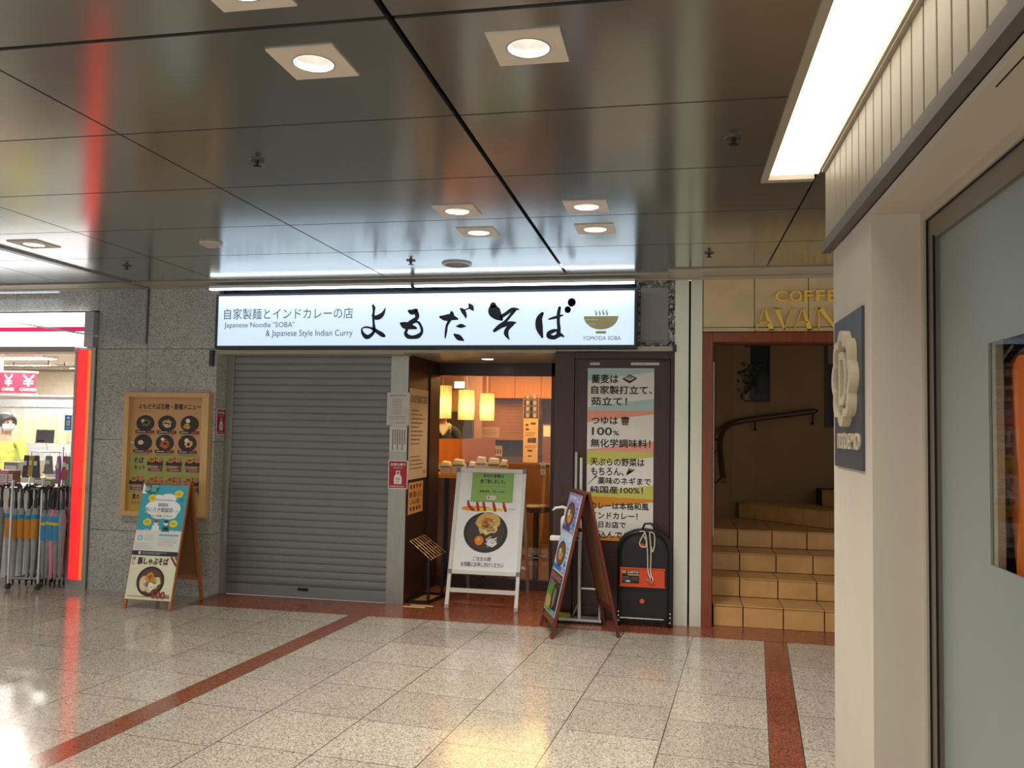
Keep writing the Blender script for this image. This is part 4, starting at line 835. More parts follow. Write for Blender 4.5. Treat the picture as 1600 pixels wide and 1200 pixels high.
def add_stand_white():
    t = thing('poster_stand', 'white aluminium poster stand with a noodle bowl poster in the entrance', 'sandwich board', (-1.628, 0.30, 0))
    hw, yb, yt, H = 0.305, -0.335, 0.0, 1.185
    y = lambda z: yb + (yt - yb) * z / H
    for s in (-1, 1):
        MB().bar((s * hw, yb, 0.03), (s * hw, y(H), H), 0.032, 0.026, (0, 1, 0)).build('front_leg', WHITEALU, t, local=True, bevel=0.003)
        MB().bar((s * hw, yb - .002, 0.0), (s * hw, y(.06) - .002, 0.06), 0.036, 0.032, (0, 1, 0)).build('foot', mat('grey_foot', (150, 148, 144), rough=0.5), t, local=True)
        MB().bar((s * (hw - .02), 0.375, 0.0), (s * (hw - .02), 0.02, H - .02), 0.028, 0.022, (0, 1, 0)).build('back_leg', ALU, t, local=True)
    MB().bar((-hw, y(.15), .15), (hw, y(.15), .15), 0.02, 0.034).build('cross_bar', WHITEALU, t, local=True)
    MB().bar((-hw + .02, .29, .27), (hw - .02, .29, .27), 0.014, 0.022).build('back_bar', ALU, t, local=True)
    for z in (H - .015, .30): MB().bar((-hw - .016, y(z), z), (hw + .016, y(z), z), 0.030, 0.036, (0, .28, 1)).build('panel_rail', WHITEALU, t, local=True, bevel=0.003)
    for s in (-1, 1):
        for z in (H - .012, .30): MB().bar((s * hw - .02, y(z) - .003, z), (s * hw + .02, y(z) - .003, z), 0.036, 0.042, (0, .28, 1)).build('corner_cap', mat('corner_grey', (120, 120, 118), rough=0.4), t, local=True, bevel=0.004)
    V = Vector((0, y(1) - y(0), 1)).normalized(); n = Vector((1, 0, 0)).cross(V)
    w = 2 * hw - .034; o = Vector((-w / 2, y(.315), .315)) - n * .004; h = (H - .03 - .315) / V.z
    s = Sheet(o, FX, V, w, h, (232, 232, 230), .006)
    P = lambda X, Y: ((X - 90) / 550 * w, (820 - Y) / 735 * h)
    s.ell(w * .30, h * .623, w * .24, h * .028, (226, 150, 40), 1).rect(w * .30, h * .605, w * .72, h * .632, (232, 206, 40), 1.5)
    for a, b in ((.16, .25), (.30, .335), (.40, .44), (.56, .60), (.72, .765)): s.stroke([(w * a, h * .70, w * .03), (w * (a + .02), h * .65, w * .045), (w * b, h * .61, w * .04)], (186, 30, 34), 3)
    s.lines(w * .80, h * .622, w * .94, h * .634, 1, (90, 90, 90), 2)
    s.bowl(w * .475, h * .385, w * .345, h * .205, [((204, 164, 86), .06, .42, .55, 22), ((226, 196, 120), .12, .30, .42, 18), ((196, 110, 40), .0, .50, .22, 8), ((228, 224, 216), .30, -.50, .22, 10)], 2, (44, 40, 40), (62, 52, 48), 5)
    s.ell(w * .385, h * .30, w * .068, h * .048, (226, 128, 24), 9).ell(w * .375, h * .312, w * .022, h * .014, (240, 180, 90), 10)
    rnd = random.Random(2)
    for k in range(16):
        a = w * .57 + rnd.uniform(-.07, .07) * w; b = h * .285 + rnd.uniform(-.05, .05) * h; s.stroke([(a - .015, b - .008, .003), (a, b + rnd.uniform(-.01, .01), .005), (a + .015, b + .008, .003)], (232, 230, 226), 9 + k % 3)
    s.text('ご注文の際', w * .31, h * .098, w * .59, h * .138, INK, 2, .015).text('お気軽にお申し付けください', w * .13, h * .038, w * .79, h * .085, INK, 2, .015)
    s.build('poster', t, local=True)
    s = Sheet(o + V * h * .695 + Vector((w * .20, 0, 0)) + n * .0115, Vector((1, -0.0, 0.0)), V, w * .66, h * .30, (136, 176, 96), .002)
    s.o = s.o
    a, b = w * .66, h * .30
    s.text('本日の営業は', a * .26, b * .845, a * .76, b * .965, INK, 2, .02).text('終了致しました。', a * .21, b * .64, a * .80, b * .78, INK, 2, .02).text('We are closed. Thank you.', a * .18, b * .50, a * .80, b * .57, (176, 110, 40), 2).text('営業時間　7:00〜22:00', a * .20, b * .32, a * .80, b * .40, INK, 2, .01).rect(a * .38, b * .08, a * .60, b * .21, (226, 222, 206), 2).rect(a * .41, b * .115, a * .45, b * .175, (150, 50, 40), 3).text('よもだそば', a * .465, b * .115, a * .58, b * .175, INK, 3)
    for p in s.mb.v: p += Vector(t.location)
    tag(s.build('closing_notice'), 'green paper closing notice taped at the top of the white poster stand', 'notice')
add_stand_white()

# ------------------------------------------------------------------ entrance furniture
def add_brochure_stand():
    t = thing('brochure_stand', 'black metal stand with a tilted wire tray beside the entrance wall', 'stand', (-2.2, 0.28, 0))
    m = MB()
    for a, b in (((-2.32, .07), (-2.13, .07)), ((-2.13, .07), (-2.08, .46)), ((-2.32, .07), (-2.29, .46)), ((-2.29, .46), (-2.08, .46))): m.bar((*a, .014), (*b, .014), .026, .022)
    m.build('base', BLACKM, t)
    MB().add([(-2.31, .08, .006), (-2.14, .08, .006), (-2.10, .45, .006), (-2.28, .45, .006)], [(0, 1, 2, 3)]).build('base_mat', mat('cork_mat', (150, 110, 70), rough=0.7), t)
    for p in ((-2.135, .08), (-2.10, .40)): MB().bar((*p, .026), (*p, .40 if p[1] < .2 else .42), .022, .022).build('post', BLACKM, t)
    g = MB(); A, B, C, D = Vector((-2.31, .07, .545)), Vector((-2.31, .50, .545)), Vector((-2.09, .46, .405)), Vector((-2.12, .09, .385))
    for k in range(4): g.tube([A.lerp(D, k / 3), B.lerp(C, k / 3)], .0055, 6)
    for k in range(7): g.tube([A.lerp(B, k / 6), D.lerp(C, k / 6)], .0028, 6)
    g.build('wire_tray', mat('tray_brass', (190, 150, 96), rough=0.35, metal=0.6), t)
add_brochure_stand()
def add_dispenser():
    t = thing('sanitiser_stand', 'aluminium pedal stand with white hand sanitiser pump behind the brown A-frame', 'sanitiser stand', (-0.775, -0.26, 0))
    MB().box(-1.03, -0.565, -0.33, -0.19, 0.004, 0.020).build('base_plate', BLACKM, t, bevel=0.003)
    m = MB().box(-0.92, -0.575, -0.325, -0.30, 0.02, 0.04).box(-0.92, -0.575, -0.235, -0.21, 0.02, 0.04); m.build('foot_bar', ALU, t)
    MB().tube([(-0.757, -0.285, 0.02), (-0.757, -0.285, 0.74)], 0.016, 12).build('pole', ALU, t, smooth=True)
    MB().tube([(-0.757, -0.285, 0.74), (-0.757, -0.285, 1.33)], 0.012, 12).build('upper_pole', ALU, t, smooth=True)
    MB().lathe([(.018, 0), (.022, .01), (.018, .03)], (-0.757, -0.285, 0.73), 12).build('collar', BLACK, t)
    MB().tube([(-0.775, -0.30, 0.68), (-0.79, -0.315, 0.68)], 0.012, 10).build('knob', BLACK, t)
    MB().tube([(-0.745, -0.285, 0.275), (-0.60, -0.285, 0.275)], 0.011, 8).tube([(-0.592, -0.285, 0.28), (-0.592, -0.30, 0.04)], 0.011, 8).build('pedal_frame', ALU, t)
    MB().tube([(-0.765, -0.28, 0.15), (-0.82, -0.25, 0.03)], 0.009, 8).build('brace', ALU, t)
    MB().box(-0.95, -0.83, -0.33, -0.25, 0.041, 0.07).build('pedal', mat('pedal_yellow', (178, 160, 60), rough=0.5), t, bevel=0.003)
    MB().box(-0.808, -0.79, -0.28, -0.272, 0.85, 1.375).build('sign_card', mat('pale_card', (150, 160, 150), rough=0.4), t)
    MB().box(-1.0, -0.80, -0.33, -0.24, 0.655, 0.69).build('drip_tray', WHITEPL, t, bevel=0.006)
    MB().box(-0.80, -0.745, -0.30, -0.27, 0.66, 0.70).build('bracket', WHITEPL, t)
    b = MB().lathe([(0, 0), (.042, 0), (.044, .01), (.044, .13), (.034, .155), (.016, .165), (.016, .19)], (-0.875, -0.285, 0.692), 16).build('bottle', WHITEPL, t, smooth=True)
    MB().tube([(-0.875, -0.285, 0.88), (-0.875, -0.285, 0.915), (-0.90, -0.285, 0.925), (-0.965, -0.285, 0.915), (-0.985, -0.285, 0.895)], [.014, .014, .012, .010, .007], 8).build('pump', WHITEPL, b, smooth=True)
add_dispenser()
def add_cart():
    t = thing('folded_hand_truck', 'folded black hand truck with an orange board leaning by the steel column', 'hand truck', (-0.25, -0.26, 0))
    x0, x1 = -0.455, -0.025; xc = (x0 + x1) / 2
    out = [(x0, .05), (x0, .62)] + [(xc - .215 * math.cos(a), .62 + .16 * math.sin(a)) for a in [PI * k / 14 for k in range(1, 14)]] + [(x1, .62), (x1, .05)]
    MB().prism([(a, -0.30, b) for a, b in out], (0, 0.035, 0)).build('deck', BLACK, t, bevel=0.006)
    MB().tube([(a, -0.312, b) for a, b in ([(x0 + .02, .06), (x0 + .02, .6)] + [(xc - .19 * math.cos(a), .61 + .145 * math.sin(a)) for a in [PI * k / 12 for k in range(1, 12)]] + [(x1 - .02, .6), (x1 - .02, .06)])], 0.013, 8).build('handle_frame', BLACKM, t, smooth=True)
    MB().tube([(xc - .02, -.30, .765), (xc, -.305, .815), (xc + .05, -.305, .82), (xc + .10, -.30, .77)], 0.009, 8).build('grip_loop', BLACK, t, smooth=True)
    b = MB().box(-0.432, -0.078, -0.322, -0.312, 0.322, 0.462).box(-0.436, -0.074, -0.326, -0.312, 0.458, 0.468).box(-0.436, -0.074, -0.326, -0.312, 0.316, 0.326).build('orange_board', mat('orange_board', (206, 70, 26), rough=0.45), t, bevel=0.002)
    s = Sheet((-0.414, -0.3222, 0.345), FX, FZ, 0.135, 0.10, (26, 24, 24), .0008)
    s.rect(0, .076, .032, .098, (206, 150, 60), 1).text('KARTIO', .045, .078, .13, .096, (226, 222, 214), 1, .02).rect(.045, .060, .132, .072, (206, 130, 40), 1).lines(.006, .012, .07, .055, 4, (150, 146, 140), 1, .4).lines(.075, .02, .13, .05, 3, (150, 146, 140), 1, .4).rect(.03, .008, .065, .022, (206, 204, 200), 2)
    s.build('sticker', b)
    for z, x in ((0.642, -0.259), (0.204, -0.255)):
        MB().lathe([(0.005, 0), (0.020, 0), (0.020, .006), (0.005, .006)], (0, 0, 0), 16)
        m = MB(); n = 18
        m.add([(x + r * math.cos(2 * PI * k / n), y, z + r * math.sin(2 * PI * k / n)) for y in (-0.306,) for r in (.008, .019) for k in range(n)], [(k, (k + 1) % n, n + (k + 1) % n, n + k) for k in range(n)]); m.prism([(x + .019 * math.cos(2 * PI * k / n), -0.3055, z + .019 * math.sin(2 * PI * k / n)) for k in range(n)], (0, .004, 0))
        m.build('orange_cap', mat('orange_cap', (214, 86, 50), rough=0.4), t)
    MB().tube([(-0.43, -0.318, 0.07), (-0.085, -0.318, 0.07)], 0.005, 8).build('axle', ALU, t)
    s = MB().box(-0.37, -0.12, -0.3008, -0.30, 0.655, 0.72); s.build('maker_plate', mat('dark_plate', (40, 36, 30), rough=0.5), t)
    for x in (-0.44, -0.04): 
        m = MB(); n = 18; m.prism([(x - .016, -0.275 + .042 * math.cos(2 * PI * k / n), .043 + .042 * math.sin(2 * PI * k / n)) for k in range(n)], (.032, 0, 0)); m.build('wheel', BLACK, t, bevel=0.004)
    for x in (-0.44, -0.036):
        for z in (.12, .09, .05): MB().tube([(x, -0.328, z), (x, -0.312, z)], .006, 6).build('bolt', CHROME, t)
    # cord hung over the top with hooks
    c = thing('bungee_cord', 'pale cord with hooks hanging from the black hand truck', 'cord', (-0.22, -0.33, 0.4))
    CO = mat('pale_cord', (196, 186, 164), rough=0.6)
    pts = [[(-.28, -.325, .755), (-.235, -.332, .745), (-.215, -.334, .60), (-.212, -.336, .46)], [(-.20, -.330, .755), (-.188, -.334, .60), (-.190, -.337, .445)], [(-.235, -.33, .752), (-.27, -.334, .69), (-.275, -.335, .65), (-.235, -.335, .635), (-.225, -.334, .68), (-.245, -.332, .72)], [(-.20, -.330, .757), (-.165, -.332, .74), (-.16, -.334, .66), (-.175, -.334, .60), (-.185, -.334, .64)]]
    m = MB()
    for p in pts: m.tube(spline(p, 6), .0052, 6)
    m.build('rope', CO, c, smooth=True)
    for x, z in ((-.212, .46), (-.190, .445)):
        MB().tube(spline([(x, -.337, z), (x + .004, -.34, z - .03), (x + .018, -.342, z - .06), (x + .012, -.344, z - .085), (x - .004, -.343, z - .07)], 5), .0048, 6).build('hook', CHROME, c, smooth=True)
add_cart()

# ------------------------------------------------------------------ shop sign on the pillar: scalloped badge and letters, dark plate
def add_demo():
    t = thing('pillar_sign', 'dark plate with a cream scalloped badge on the white pillar', 'sign', (0.70, -3.465, 1.417))
    MB().box(0.6942, 0.7055, -3.7446, -3.1859, 1.4155, 2.0472).build('plate', mat('plate_navy', (64, 68, 78), rough=0.45), t)
    CR = mat('badge_cream', (206, 194, 168), rough=0.5)
    cy, cz = -3.5031, 1.782; N = 96
    def ring(fo, fi, x0, x1):
        m = MB(); P = []
        for k in range(N):
            a = 2 * PI * k / N
            for r in (fo(a), fi(a)):
                for x in (x0, x1): P.append((x, cy - r * math.cos(a), cz + r * math.sin(a)))
        F = []
        for k in range(N):
            a, b = 4 * k, 4 * ((k + 1) % N); F += [(a, b, b + 1, a + 1), (a + 2, a + 3, b + 3, b + 2), (a, a + 2, b + 2, b), (a + 1, b + 1, b + 3, a + 3)]
        return m.add(P, F)
    lob = lambda R, d: (lambda a: R + d * abs(math.sin(4 * a + PI / 2)))
    ring(lob(.167, .030), lob(.133, .028), 0.6601, 0.6942).build('scalloped_ring', CR, t)
    vs, fs = text_geo('D', 0.0)
    D = lambda s: [(s * (-.071), -.109 * s), (s * .0, -.109 * s)] + [(s * (.0 + .080 * math.sin(PI * k / 12)), -.109 * s * math.cos(PI * k / 12)) for k in range(1, 12)] + [(0, .109 * s), (s * -.071, .109 * s)]
    o, i = D(1.0), [(a * .62 - .004, b * .70) for a, b in D(1.0)]
    m = MB(); n = len(o); P = [(x, cy - .02 - a, cz + b) for x in (0.6629, 0.6942) for L in (o, i) for a, b in L]
    F = []
    for k in range(n):
        j = (k + 1) % n; F += [(k, j, n + j, n + k), (2 * n + k, 3 * n + k, 3 * n + j, 2 * n + j), (k, 2 * n + k, 2 * n + j, j), (n + k, n + j, 3 * n + j, 3 * n + k)]
    m.add(P, F).build('letter_d', CR, t)
    m = MB()
    vs, fs = text_geo("ITS'DEMO", 0.012); ax, bx = min(a for a, b in vs), max(a for a, b in vs); ay, by = min(b for a, b in vs), max(b for a, b in vs)
    P = [(cy + .213 - (a - ax) / (bx - ax) * .431, 1.493 + (b - ay) / (by - ay) * .068) for a, b in vs]
    m.add([(0.6862, a, b) for a, b in P], fs); k = len(m.v); m.add([(0.6942, a, b) for a, b in P], []); E = {}
    for f in fs:
        for q in range(len(f)): E[(f[q], f[(q + 1) % len(f)])] = 1
    for (a, b) in E:
        if (b, a) not in E: m.f.append([a, k + a, k + b, b]); m.m.append(0)
    m.build('lettering', CR, t)
add_demo()
def add_display():
    t = thing('orange_top', 'orange garment on a clear hanger behind the clear window opening at right', 'garment', (1.004, -4.592, 1.067))
    m = MB()
    rows = [(1.787, -4.41, -4.675), (1.758, -4.258, -4.826), (1.635, -4.249, -4.836), (1.522, -4.272, -4.812), (1.37, -4.324, -4.76), (1.266, -4.362, -4.722), (1.143, -4.391, -4.694), (1.067, -4.4, -4.684)]
    n = 13; P = []; F = []
    for sd in (-1, 1):
        for z, a, b in rows:
            for k in range(n):
                f = k / (n - 1); q = math.sin(PI * f) ** .5; P.append((1.004 + sd * (.035 * q + .004) + .008 * math.sin(f * 22 + z * 5) * q, a + (b - a) * f, z))
    R = len(rows)
    for sd in range(2):
        o = sd * R * n; F += [(o + r * n + k, o + r * n + k + 1, o + (r + 1) * n + k + 1, o + (r + 1) * n + k) for r in range(R - 1) for k in range(n - 1)]
    for r in range(R - 1): F += [(r * n, (r + 1) * n, R * n + (r + 1) * n, R * n + r * n), (r * n + n - 1, R * n + r * n + n - 1, R * n + (r + 1) * n + n - 1, (r + 1) * n + n - 1)]
    m.add(P, F).build('cloth', mat('orange_cloth', (214, 104, 34), rough=0.85, noise=0.1), t, smooth=True)
    MB().tube(spline([(1.0038, -4.327, 1.7725), (1.0038, -4.4596, 1.8104), (1.0038, -4.5922, 1.8246), (1.0038, -4.7248, 1.8104), (1.0038, -4.8574, 1.7725)], 5), .012, 8).build('hanger', mat('hanger_clear', (176, 160, 140), rough=0.15), t, smooth=True)
    MB().tube(spline([(1.0038, -4.5922, 1.8246), (1.0038, -4.5922, 1.8578), (1.0038, -4.5685, 1.8815), (1.0038, -4.5448, 1.8672)], 5), .004, 6).build('hook', CHROME, t)
    MB().tube([(0.9659, -4.327, 1.711), (0.9612, -4.3223, 1.7489), (0.9754, -4.3365, 1.7868), (0.9943, -4.3744, 1.8294)], .005, 6).build('clip', WHITEPL, t)
    s = Sheet((1.1222, -4.1376, 1.8625), (0, -1, 0), FZ, .5, .14, (150, 170, 196), .002); s.text('OY', .08, .01, .20, .045, (60, 66, 76), 1)
    tag(s.build('blue_card'), 'pale blue card high inside the window display at right', 'card')
add_display()
# ------------------------------------------------------------------ people
SKIN = mat('skin', (196, 150, 118), rough=0.5, noise=0.04)
def skin_mesh(name, V, E, m, par, lv=2):
    """one continuous body: a graph of joints, each with its own thickness, grown into a skin"""
    me = bpy.data.meshes.new(name); me.from_pydata([v[0] for v in V], E, [])
    o = bpy.data.objects.new(name, me); COL.objects.link(o); o.parent = par
    o.modifiers.new('skin', 'SKIN'); me.materials.append(m)
    for i, v in enumerate(V):
        r = v[1]; me.skin_vertices[0].data[i].radius = r if isinstance(r, tuple) else (r, r)
    me.skin_vertices[0].data[0].use_root = True
    o.modifiers['skin'].use_smooth_shade = True
    sb = o.modifiers.new('subsurf', 'SUBSURF'); sb.levels = lv; sb.render_levels = lv
    return o
def person(t, shirt, pants, hair, arms, head_turn=0.0, mask=True, sleeves=0.5):
    """standing figure facing local -y; arms = two (elbow, wrist, palm) triples, left then right"""
    V = []; E = []
    def add(p, r, c=None):
        V.append((p, r)); i = len(V) - 1
        if c is not None: E.append((c, i))
        return i
    pel = add((0, 0, .90), (.14, .10)); ab = add((0, 0, 1.06), (.125, .09), pel); ch = add((0, 0, 1.25), (.15, .10), ab); nb = add((0, .01, 1.39), (.09, .07), ch)
    nk = add((0, .0, 1.46), .052, nb); hc, hs = math.sin(head_turn), math.cos(head_turn)
    hd = lambda f, z: (hc * f, -hs * f, z)
    jw = add(hd(.02, 1.53), (.062, .07), nk); hm = add(hd(.012, 1.60), (.078, .092), jw); ht = add(hd(.0, 1.67), (.06, .075), hm)
    ns = add(hd(.115, 1.575), .012, hm)
    for k, s in enumerate((-1, 1)):
        el, wr, pa = [Vector(q) for q in arms[k]]
        sh = add((s * .17, .01, 1.36), .055, nb); e = add(tuple(el), .042, sh); w = add(tuple(wr), .027, e); p = add(tuple(pa), (.035, .018), w)
        d = (pa - wr).normalized(); side = d.cross(Vector((0, 0, 1))).normalized()
        for q, ln in ((-.026, .06), (-.009, .075), (.009, .078), (.026, .066)):
            a = add(tuple(pa + d * .035 + side * q), .009, p); b = add(tuple(pa + d * (.035 + ln * .5) + side * q * 1.15 + Vector((0, 0, -.012))), .008, a); add(tuple(pa + d * (.03 + ln * .8) + side * q * 1.15 + Vector((0, 0, -.034))), .007, b)
        a = add(tuple(pa - side * s * .035), .010, p); add(tuple(pa - side * s * .05 + d * .035 + Vector((0, 0, -.01))), .008, a)
        hp = add((s * .085, 0, .84), .088, pel); kn = add((s * .095, -.015, .47), .056, hp); an = add((s * .095, .01, .08), .038, kn); add((s * .10, -.14, .035), (.04, .03), an)
    skin_mesh('body', V, E, SKIN, t)
    # shirt and trousers grown the same way, a little larger
    V = []; E = []
    pel = add((0, 0, .86), (.155, .115)); ab = add((0, 0, 1.06), (.145, .108), pel); ch = add((0, 0, 1.25), (.168, .118), ab); nb = add((0, .01, 1.385), (.10, .08), ch); add((0, .005, 1.425), .062, nb)
    for k, s in enumerate((-1, 1)):
        el, wr, pa = [Vector(q) for q in arms[k]]
        sh = add((s * .172, .01, 1.36), .068, nb); e = add(tuple(el), .054, sh)
        if sleeves > .6: add(tuple(el.lerp(wr, .85)), .04, e)
    skin_mesh('shirt', V, E, shirt, t)
    V = []; E = []
    pel = add((0, 0, .90), (.150, .108))
    for s in (-1, 1): hp = add((s * .085, 0, .82), .10, pel); kn = add((s * .095, -.015, .47), .07, hp); add((s * .095, .01, .11), .055, kn)
    skin_mesh('trousers', V, E, pants, t)
    M2 = Matrix.Rotation(head_turn, 4, 'Z')
    if hair is not None:
        m = MB(); P = []; n = 20; R = 9
        for i in range(R + 1):
            th = PI * .62 * i / R
            for k in range(n):
                a = 2 * PI * k / n; front = max(0, -math.sin(a)); th2 = th * (1 - .42 * front)
                P.append((.105 * math.sin(th2) * math.cos(a), .012 + .122 * math.sin(th2) * math.sin(a), 1.605 + .125 * math.cos(th2)))
        m.add(P, [(i * n + k, i * n + (k + 1) % n, (i + 1) * n + (k + 1) % n, (i + 1) * n + k) for i in range(R) for k in range(n)])
        m.v = [M2 @ p for p in m.v]; h = m.build('hair', hair, t, smooth=True, local=True)
        so = h.modifiers.new('thick', 'SOLIDIFY'); so.thickness = .012
    if mask:
        m = MB(); P = []; n = 12
        for i in range(7):
            z = 1.50 + .015 * i; r = (.060, .082, .092, .097, .097, .094, .088)[i]
            for k in range(n + 1):
                a = PI + PI * (.12 + .76 * k / n); P.append((r * .86 * math.cos(a), -.012 + r * 1.22 * math.sin(a), z))
        m.add(P, [(i * (n + 1) + k, i * (n + 1) + k + 1, (i + 1) * (n + 1) + k + 1, (i + 1) * (n + 1) + k) for i in range(6) for k in range(n)])
        m.v = [M2 @ p for p in m.v]; k = m.build('face_mask', mat('mask_white', (240, 240, 240), rough=0.8), t, smooth=True, local=True)
        so = k.modifiers.new('thick', 'SOLIDIFY'); so.thickness = .004
    e = MB()
    for s in (-1, 1): e.lathe([(0, -.010), (.012, -.005), (.014, 0), (.012, .005), (0, .010)], (s * .034, -.098, 1.612), 10, sy=.5)
    e.v = [M2 @ p for p in e.v]; e.build('eyes', mat('eye_dark', (30, 24, 22), rough=0.2), t, local=True)
    e = MB()
    for s in (-1, 1): e.lathe([(0, -.03), (.010, -.02), (.014, .0), (.012, .022), (0, .03)], (s * .088, .0, 1.60), 10, sy=1.8)
    e.v = [M2 @ p for p in e.v]; e.build('ears', SKIN, t, smooth=True, local=True)

# ------------------------------------------------------------------ inside the noodle shop
struct(MB().box(-4.2, -0.9, 1.02, 5.3, -0.03, 0.004), 'trim_23', mat('dark_plank_floor', (92, 56, 32), rough=0.35, noise=0.2, stretch=(1, 9, 1)))
struct(MB().box(-4.3, -0.9, 5.2, 5.3, 0, 2.5), 'wall_6', mat('inner_back_wall', (214, 160, 108), rough=0.7, noise=0.04))
struct(MB().box(-4.3, -4.2, 1.02, 5.2, 0, 2.5).box(-0.95, -0.9, 1.02, 5.2, 0, 2.5), 'wall_7', mat('inner_side_wall', (150, 96, 54), rough=0.6))
struct(MB().box(-4.3, -0.9, 1.02, 5.3, 2.42, 2.47).box(-2.42, -1.0, 1.0, 1.03, 2.2, 2.5), 'trim_24', mat('inner_ceiling', (200, 170, 130), rough=0.8))
def add_lamps():
    proto = None
    for k, (x, y, lb) in enumerate(((-2.478, 1.62, 'paper cylinder pendant lamp partly behind the entrance door frame'), (-2.440, 2.52, 'paper cylinder pendant lamp hanging in the middle of the three'), (-2.440, 3.62, 'paper cylinder pendant lamp farthest inside the noodle shop'))):
        z = (1.655, 1.654, 1.66)[k]
        if proto is None:
            t = thing('pendant_lamp', lb, 'lamp', (x, y, z), group='pendant lamps over the counter')
            MB().lathe([(.098, 0), (.098, .352)], (0, 0, 0), 28, caps=False).build('lamp_shade', PAPER_SHADE, t, local=True, smooth=True)
            m = MB()
            for j in range(26): a = 2 * PI * j / 26; m.tube([(.1005 * math.cos(a), .1005 * math.sin(a), -.004), (.1005 * math.cos(a), .1005 * math.sin(a), .356)], .0028, 5)
            m.build('shade_slats', mat('bamboo_slat', (150, 100, 40), rough=0.5), t, local=True)
            MB().lathe([(0, .10), (.022, .11), (.032, .14), (.030, .17), (.014, .20), (.012, .23), (0, .23)], (0, 0, 0), 16).build('bulb', mat('bulb_glow', (255, 230, 170), emit=22.0, ecol=(255, 216, 140)), t, local=True, smooth=True)
            MB().tube([(0, 0, .23), (0, 0, .77)], .004, 6).build('cord', mat('lamp_cord', (214, 170, 100), rough=0.6), t, local=True)
            proto = t
        else: t = copy_tree(proto); t.location = (x, y, z); t['label'] = lb
        l = bpy.data.lights.new('pendant_glow', 'POINT'); l.energy = 10; l.color = (1, .72, .34); l.shadow_soft_size = .05
        o = bpy.data.objects.new('pendant_glow', l); COL.objects.link(o); o.location = (x, y, z + .15)
add_lamps()
def add_counter():
    t = thing('dining_counter', 'orange wooden dining counter ledge just inside the entrance glass', 'counter', (-2.1, 1.5, 0))
    MB().box(-3.0, -1.62, 1.30, 1.72, 1.035, 1.075).build('counter_top', CABWOOD, t, bevel=0.004)
    MB().box(-3.0, -1.66, 1.66, 1.72, 0.005, 1.035).build('front_panel', mat('counter_panel', (120, 62, 30), rough=0.4, noise=0.15), t)
    for x in (-2.36, -1.72): MB().box(x, x + .04, 1.34, 1.38, 0.005, 1.035).build('leg', BLACKM, t)
    t = thing('counter_screen', 'upright orange wooden screen behind the boxes on the counter', 'screen', (-2.3, 1.9, 1.08))
    MB().add([(-2.75, 1.74, 1.165), (-2.36, 1.95, 1.165), (-2.36, 1.95, 1.435), (-2.75, 1.74, 1.435), (-2.75, 1.77, 1.165), (-2.36, 1.98, 1.165), (-2.36, 1.98, 1.435), (-2.75, 1.77, 1.435)], [(3, 2, 1, 0), (4, 5, 6, 7), (0, 1, 5, 4), (1, 2, 6, 5), (2, 3, 7, 6), (3, 0, 4, 7)][::1]).build('wooden_panel', CABWOOD, t)
    MB().add([(-2.35, 1.95, 1.165), (-2.02, 2.22, 1.20), (-2.02, 2.22, 1.455), (-2.35, 1.95, 1.435), (-2.35, 1.97, 1.165), (-2.02, 2.24, 1.20), (-2.02, 2.24, 1.455), (-2.35, 1.97, 1.435)], [(3, 2, 1, 0), (4, 5, 6, 7), (0, 1, 5, 4), (1, 2, 6, 5), (2, 3, 7, 6), (3, 0, 4, 7)]).build('amber_panel', mat('amber_acrylic', (214, 140, 76), rough=0.2), t)
    MB().box(-2.75, -2.02, 1.74, 1.755, 1.076, 1.10).build('rail', DKWOOD, t)
    rnd = random.Random(9); k = 0
    for x, y, w, h, lb in ((-2.36, 1.40, .115, .12, 'pale condiment box at the left end of the counter ledge'), (-2.225, 1.40, .14, .145, 'pale box with folded napkins, second from the left on the counter ledge'), (-2.10, 1.50, .08, .12, 'narrow pale box in the middle of the counter ledge'),
                           (-1.99, 1.42, .115, .175, 'tall pale box with a tilted lid on the counter ledge'), (-1.855, 1.42, .13, .165, 'pale box with a raised paper stack near the right of the counter ledge'), (-1.745, 1.42, .08, .15, 'slim pale box at the right end of the counter ledge')):
        t = thing('condiment_box', lb, 'box', (x, y, 1.076), group='pale boxes on the counter ledge')
        BX = mat('box_beige', (230, 200, 150), rough=0.6)
        MB().box(x - w / 2, x + w / 2, y - .04, y + .05, 1.076, 1.076 + h * .72).build('body', BX, t, bevel=.004)
        MB().add([(x - w * .4, y - .035, 1.077 + h * .72), (x + w * .4, y - .035, 1.077 + h * .72), (x + w * .4, y + .04, 1.077 + h * .72), (x - w * .4, y + .04, 1.077 + h * .72), (x - w * .36, y - .02, 1.076 + h), (x + w * .30, y - .02, 1.07 + h), (x + w * .36, y + .04, 1.08 + h), (x - w * .3, y + .04, 1.09 + h)],
                 [(3, 2, 1, 0), (4, 5, 6, 7), (0, 1, 5, 4), (1, 2, 6, 5), (2, 3, 7, 6), (3, 0, 4, 7)]).build('contents', mat('paper_pale', (236, 214, 170), rough=0.7), t)
        MB().box(x - w * .42, x + w * .42, y - .0415, y - .04, 1.076 + h * .55, 1.076 + h * .68).build('stripe', mat('box_green', (120, 140, 90), rough=0.6), t)
add_counter()
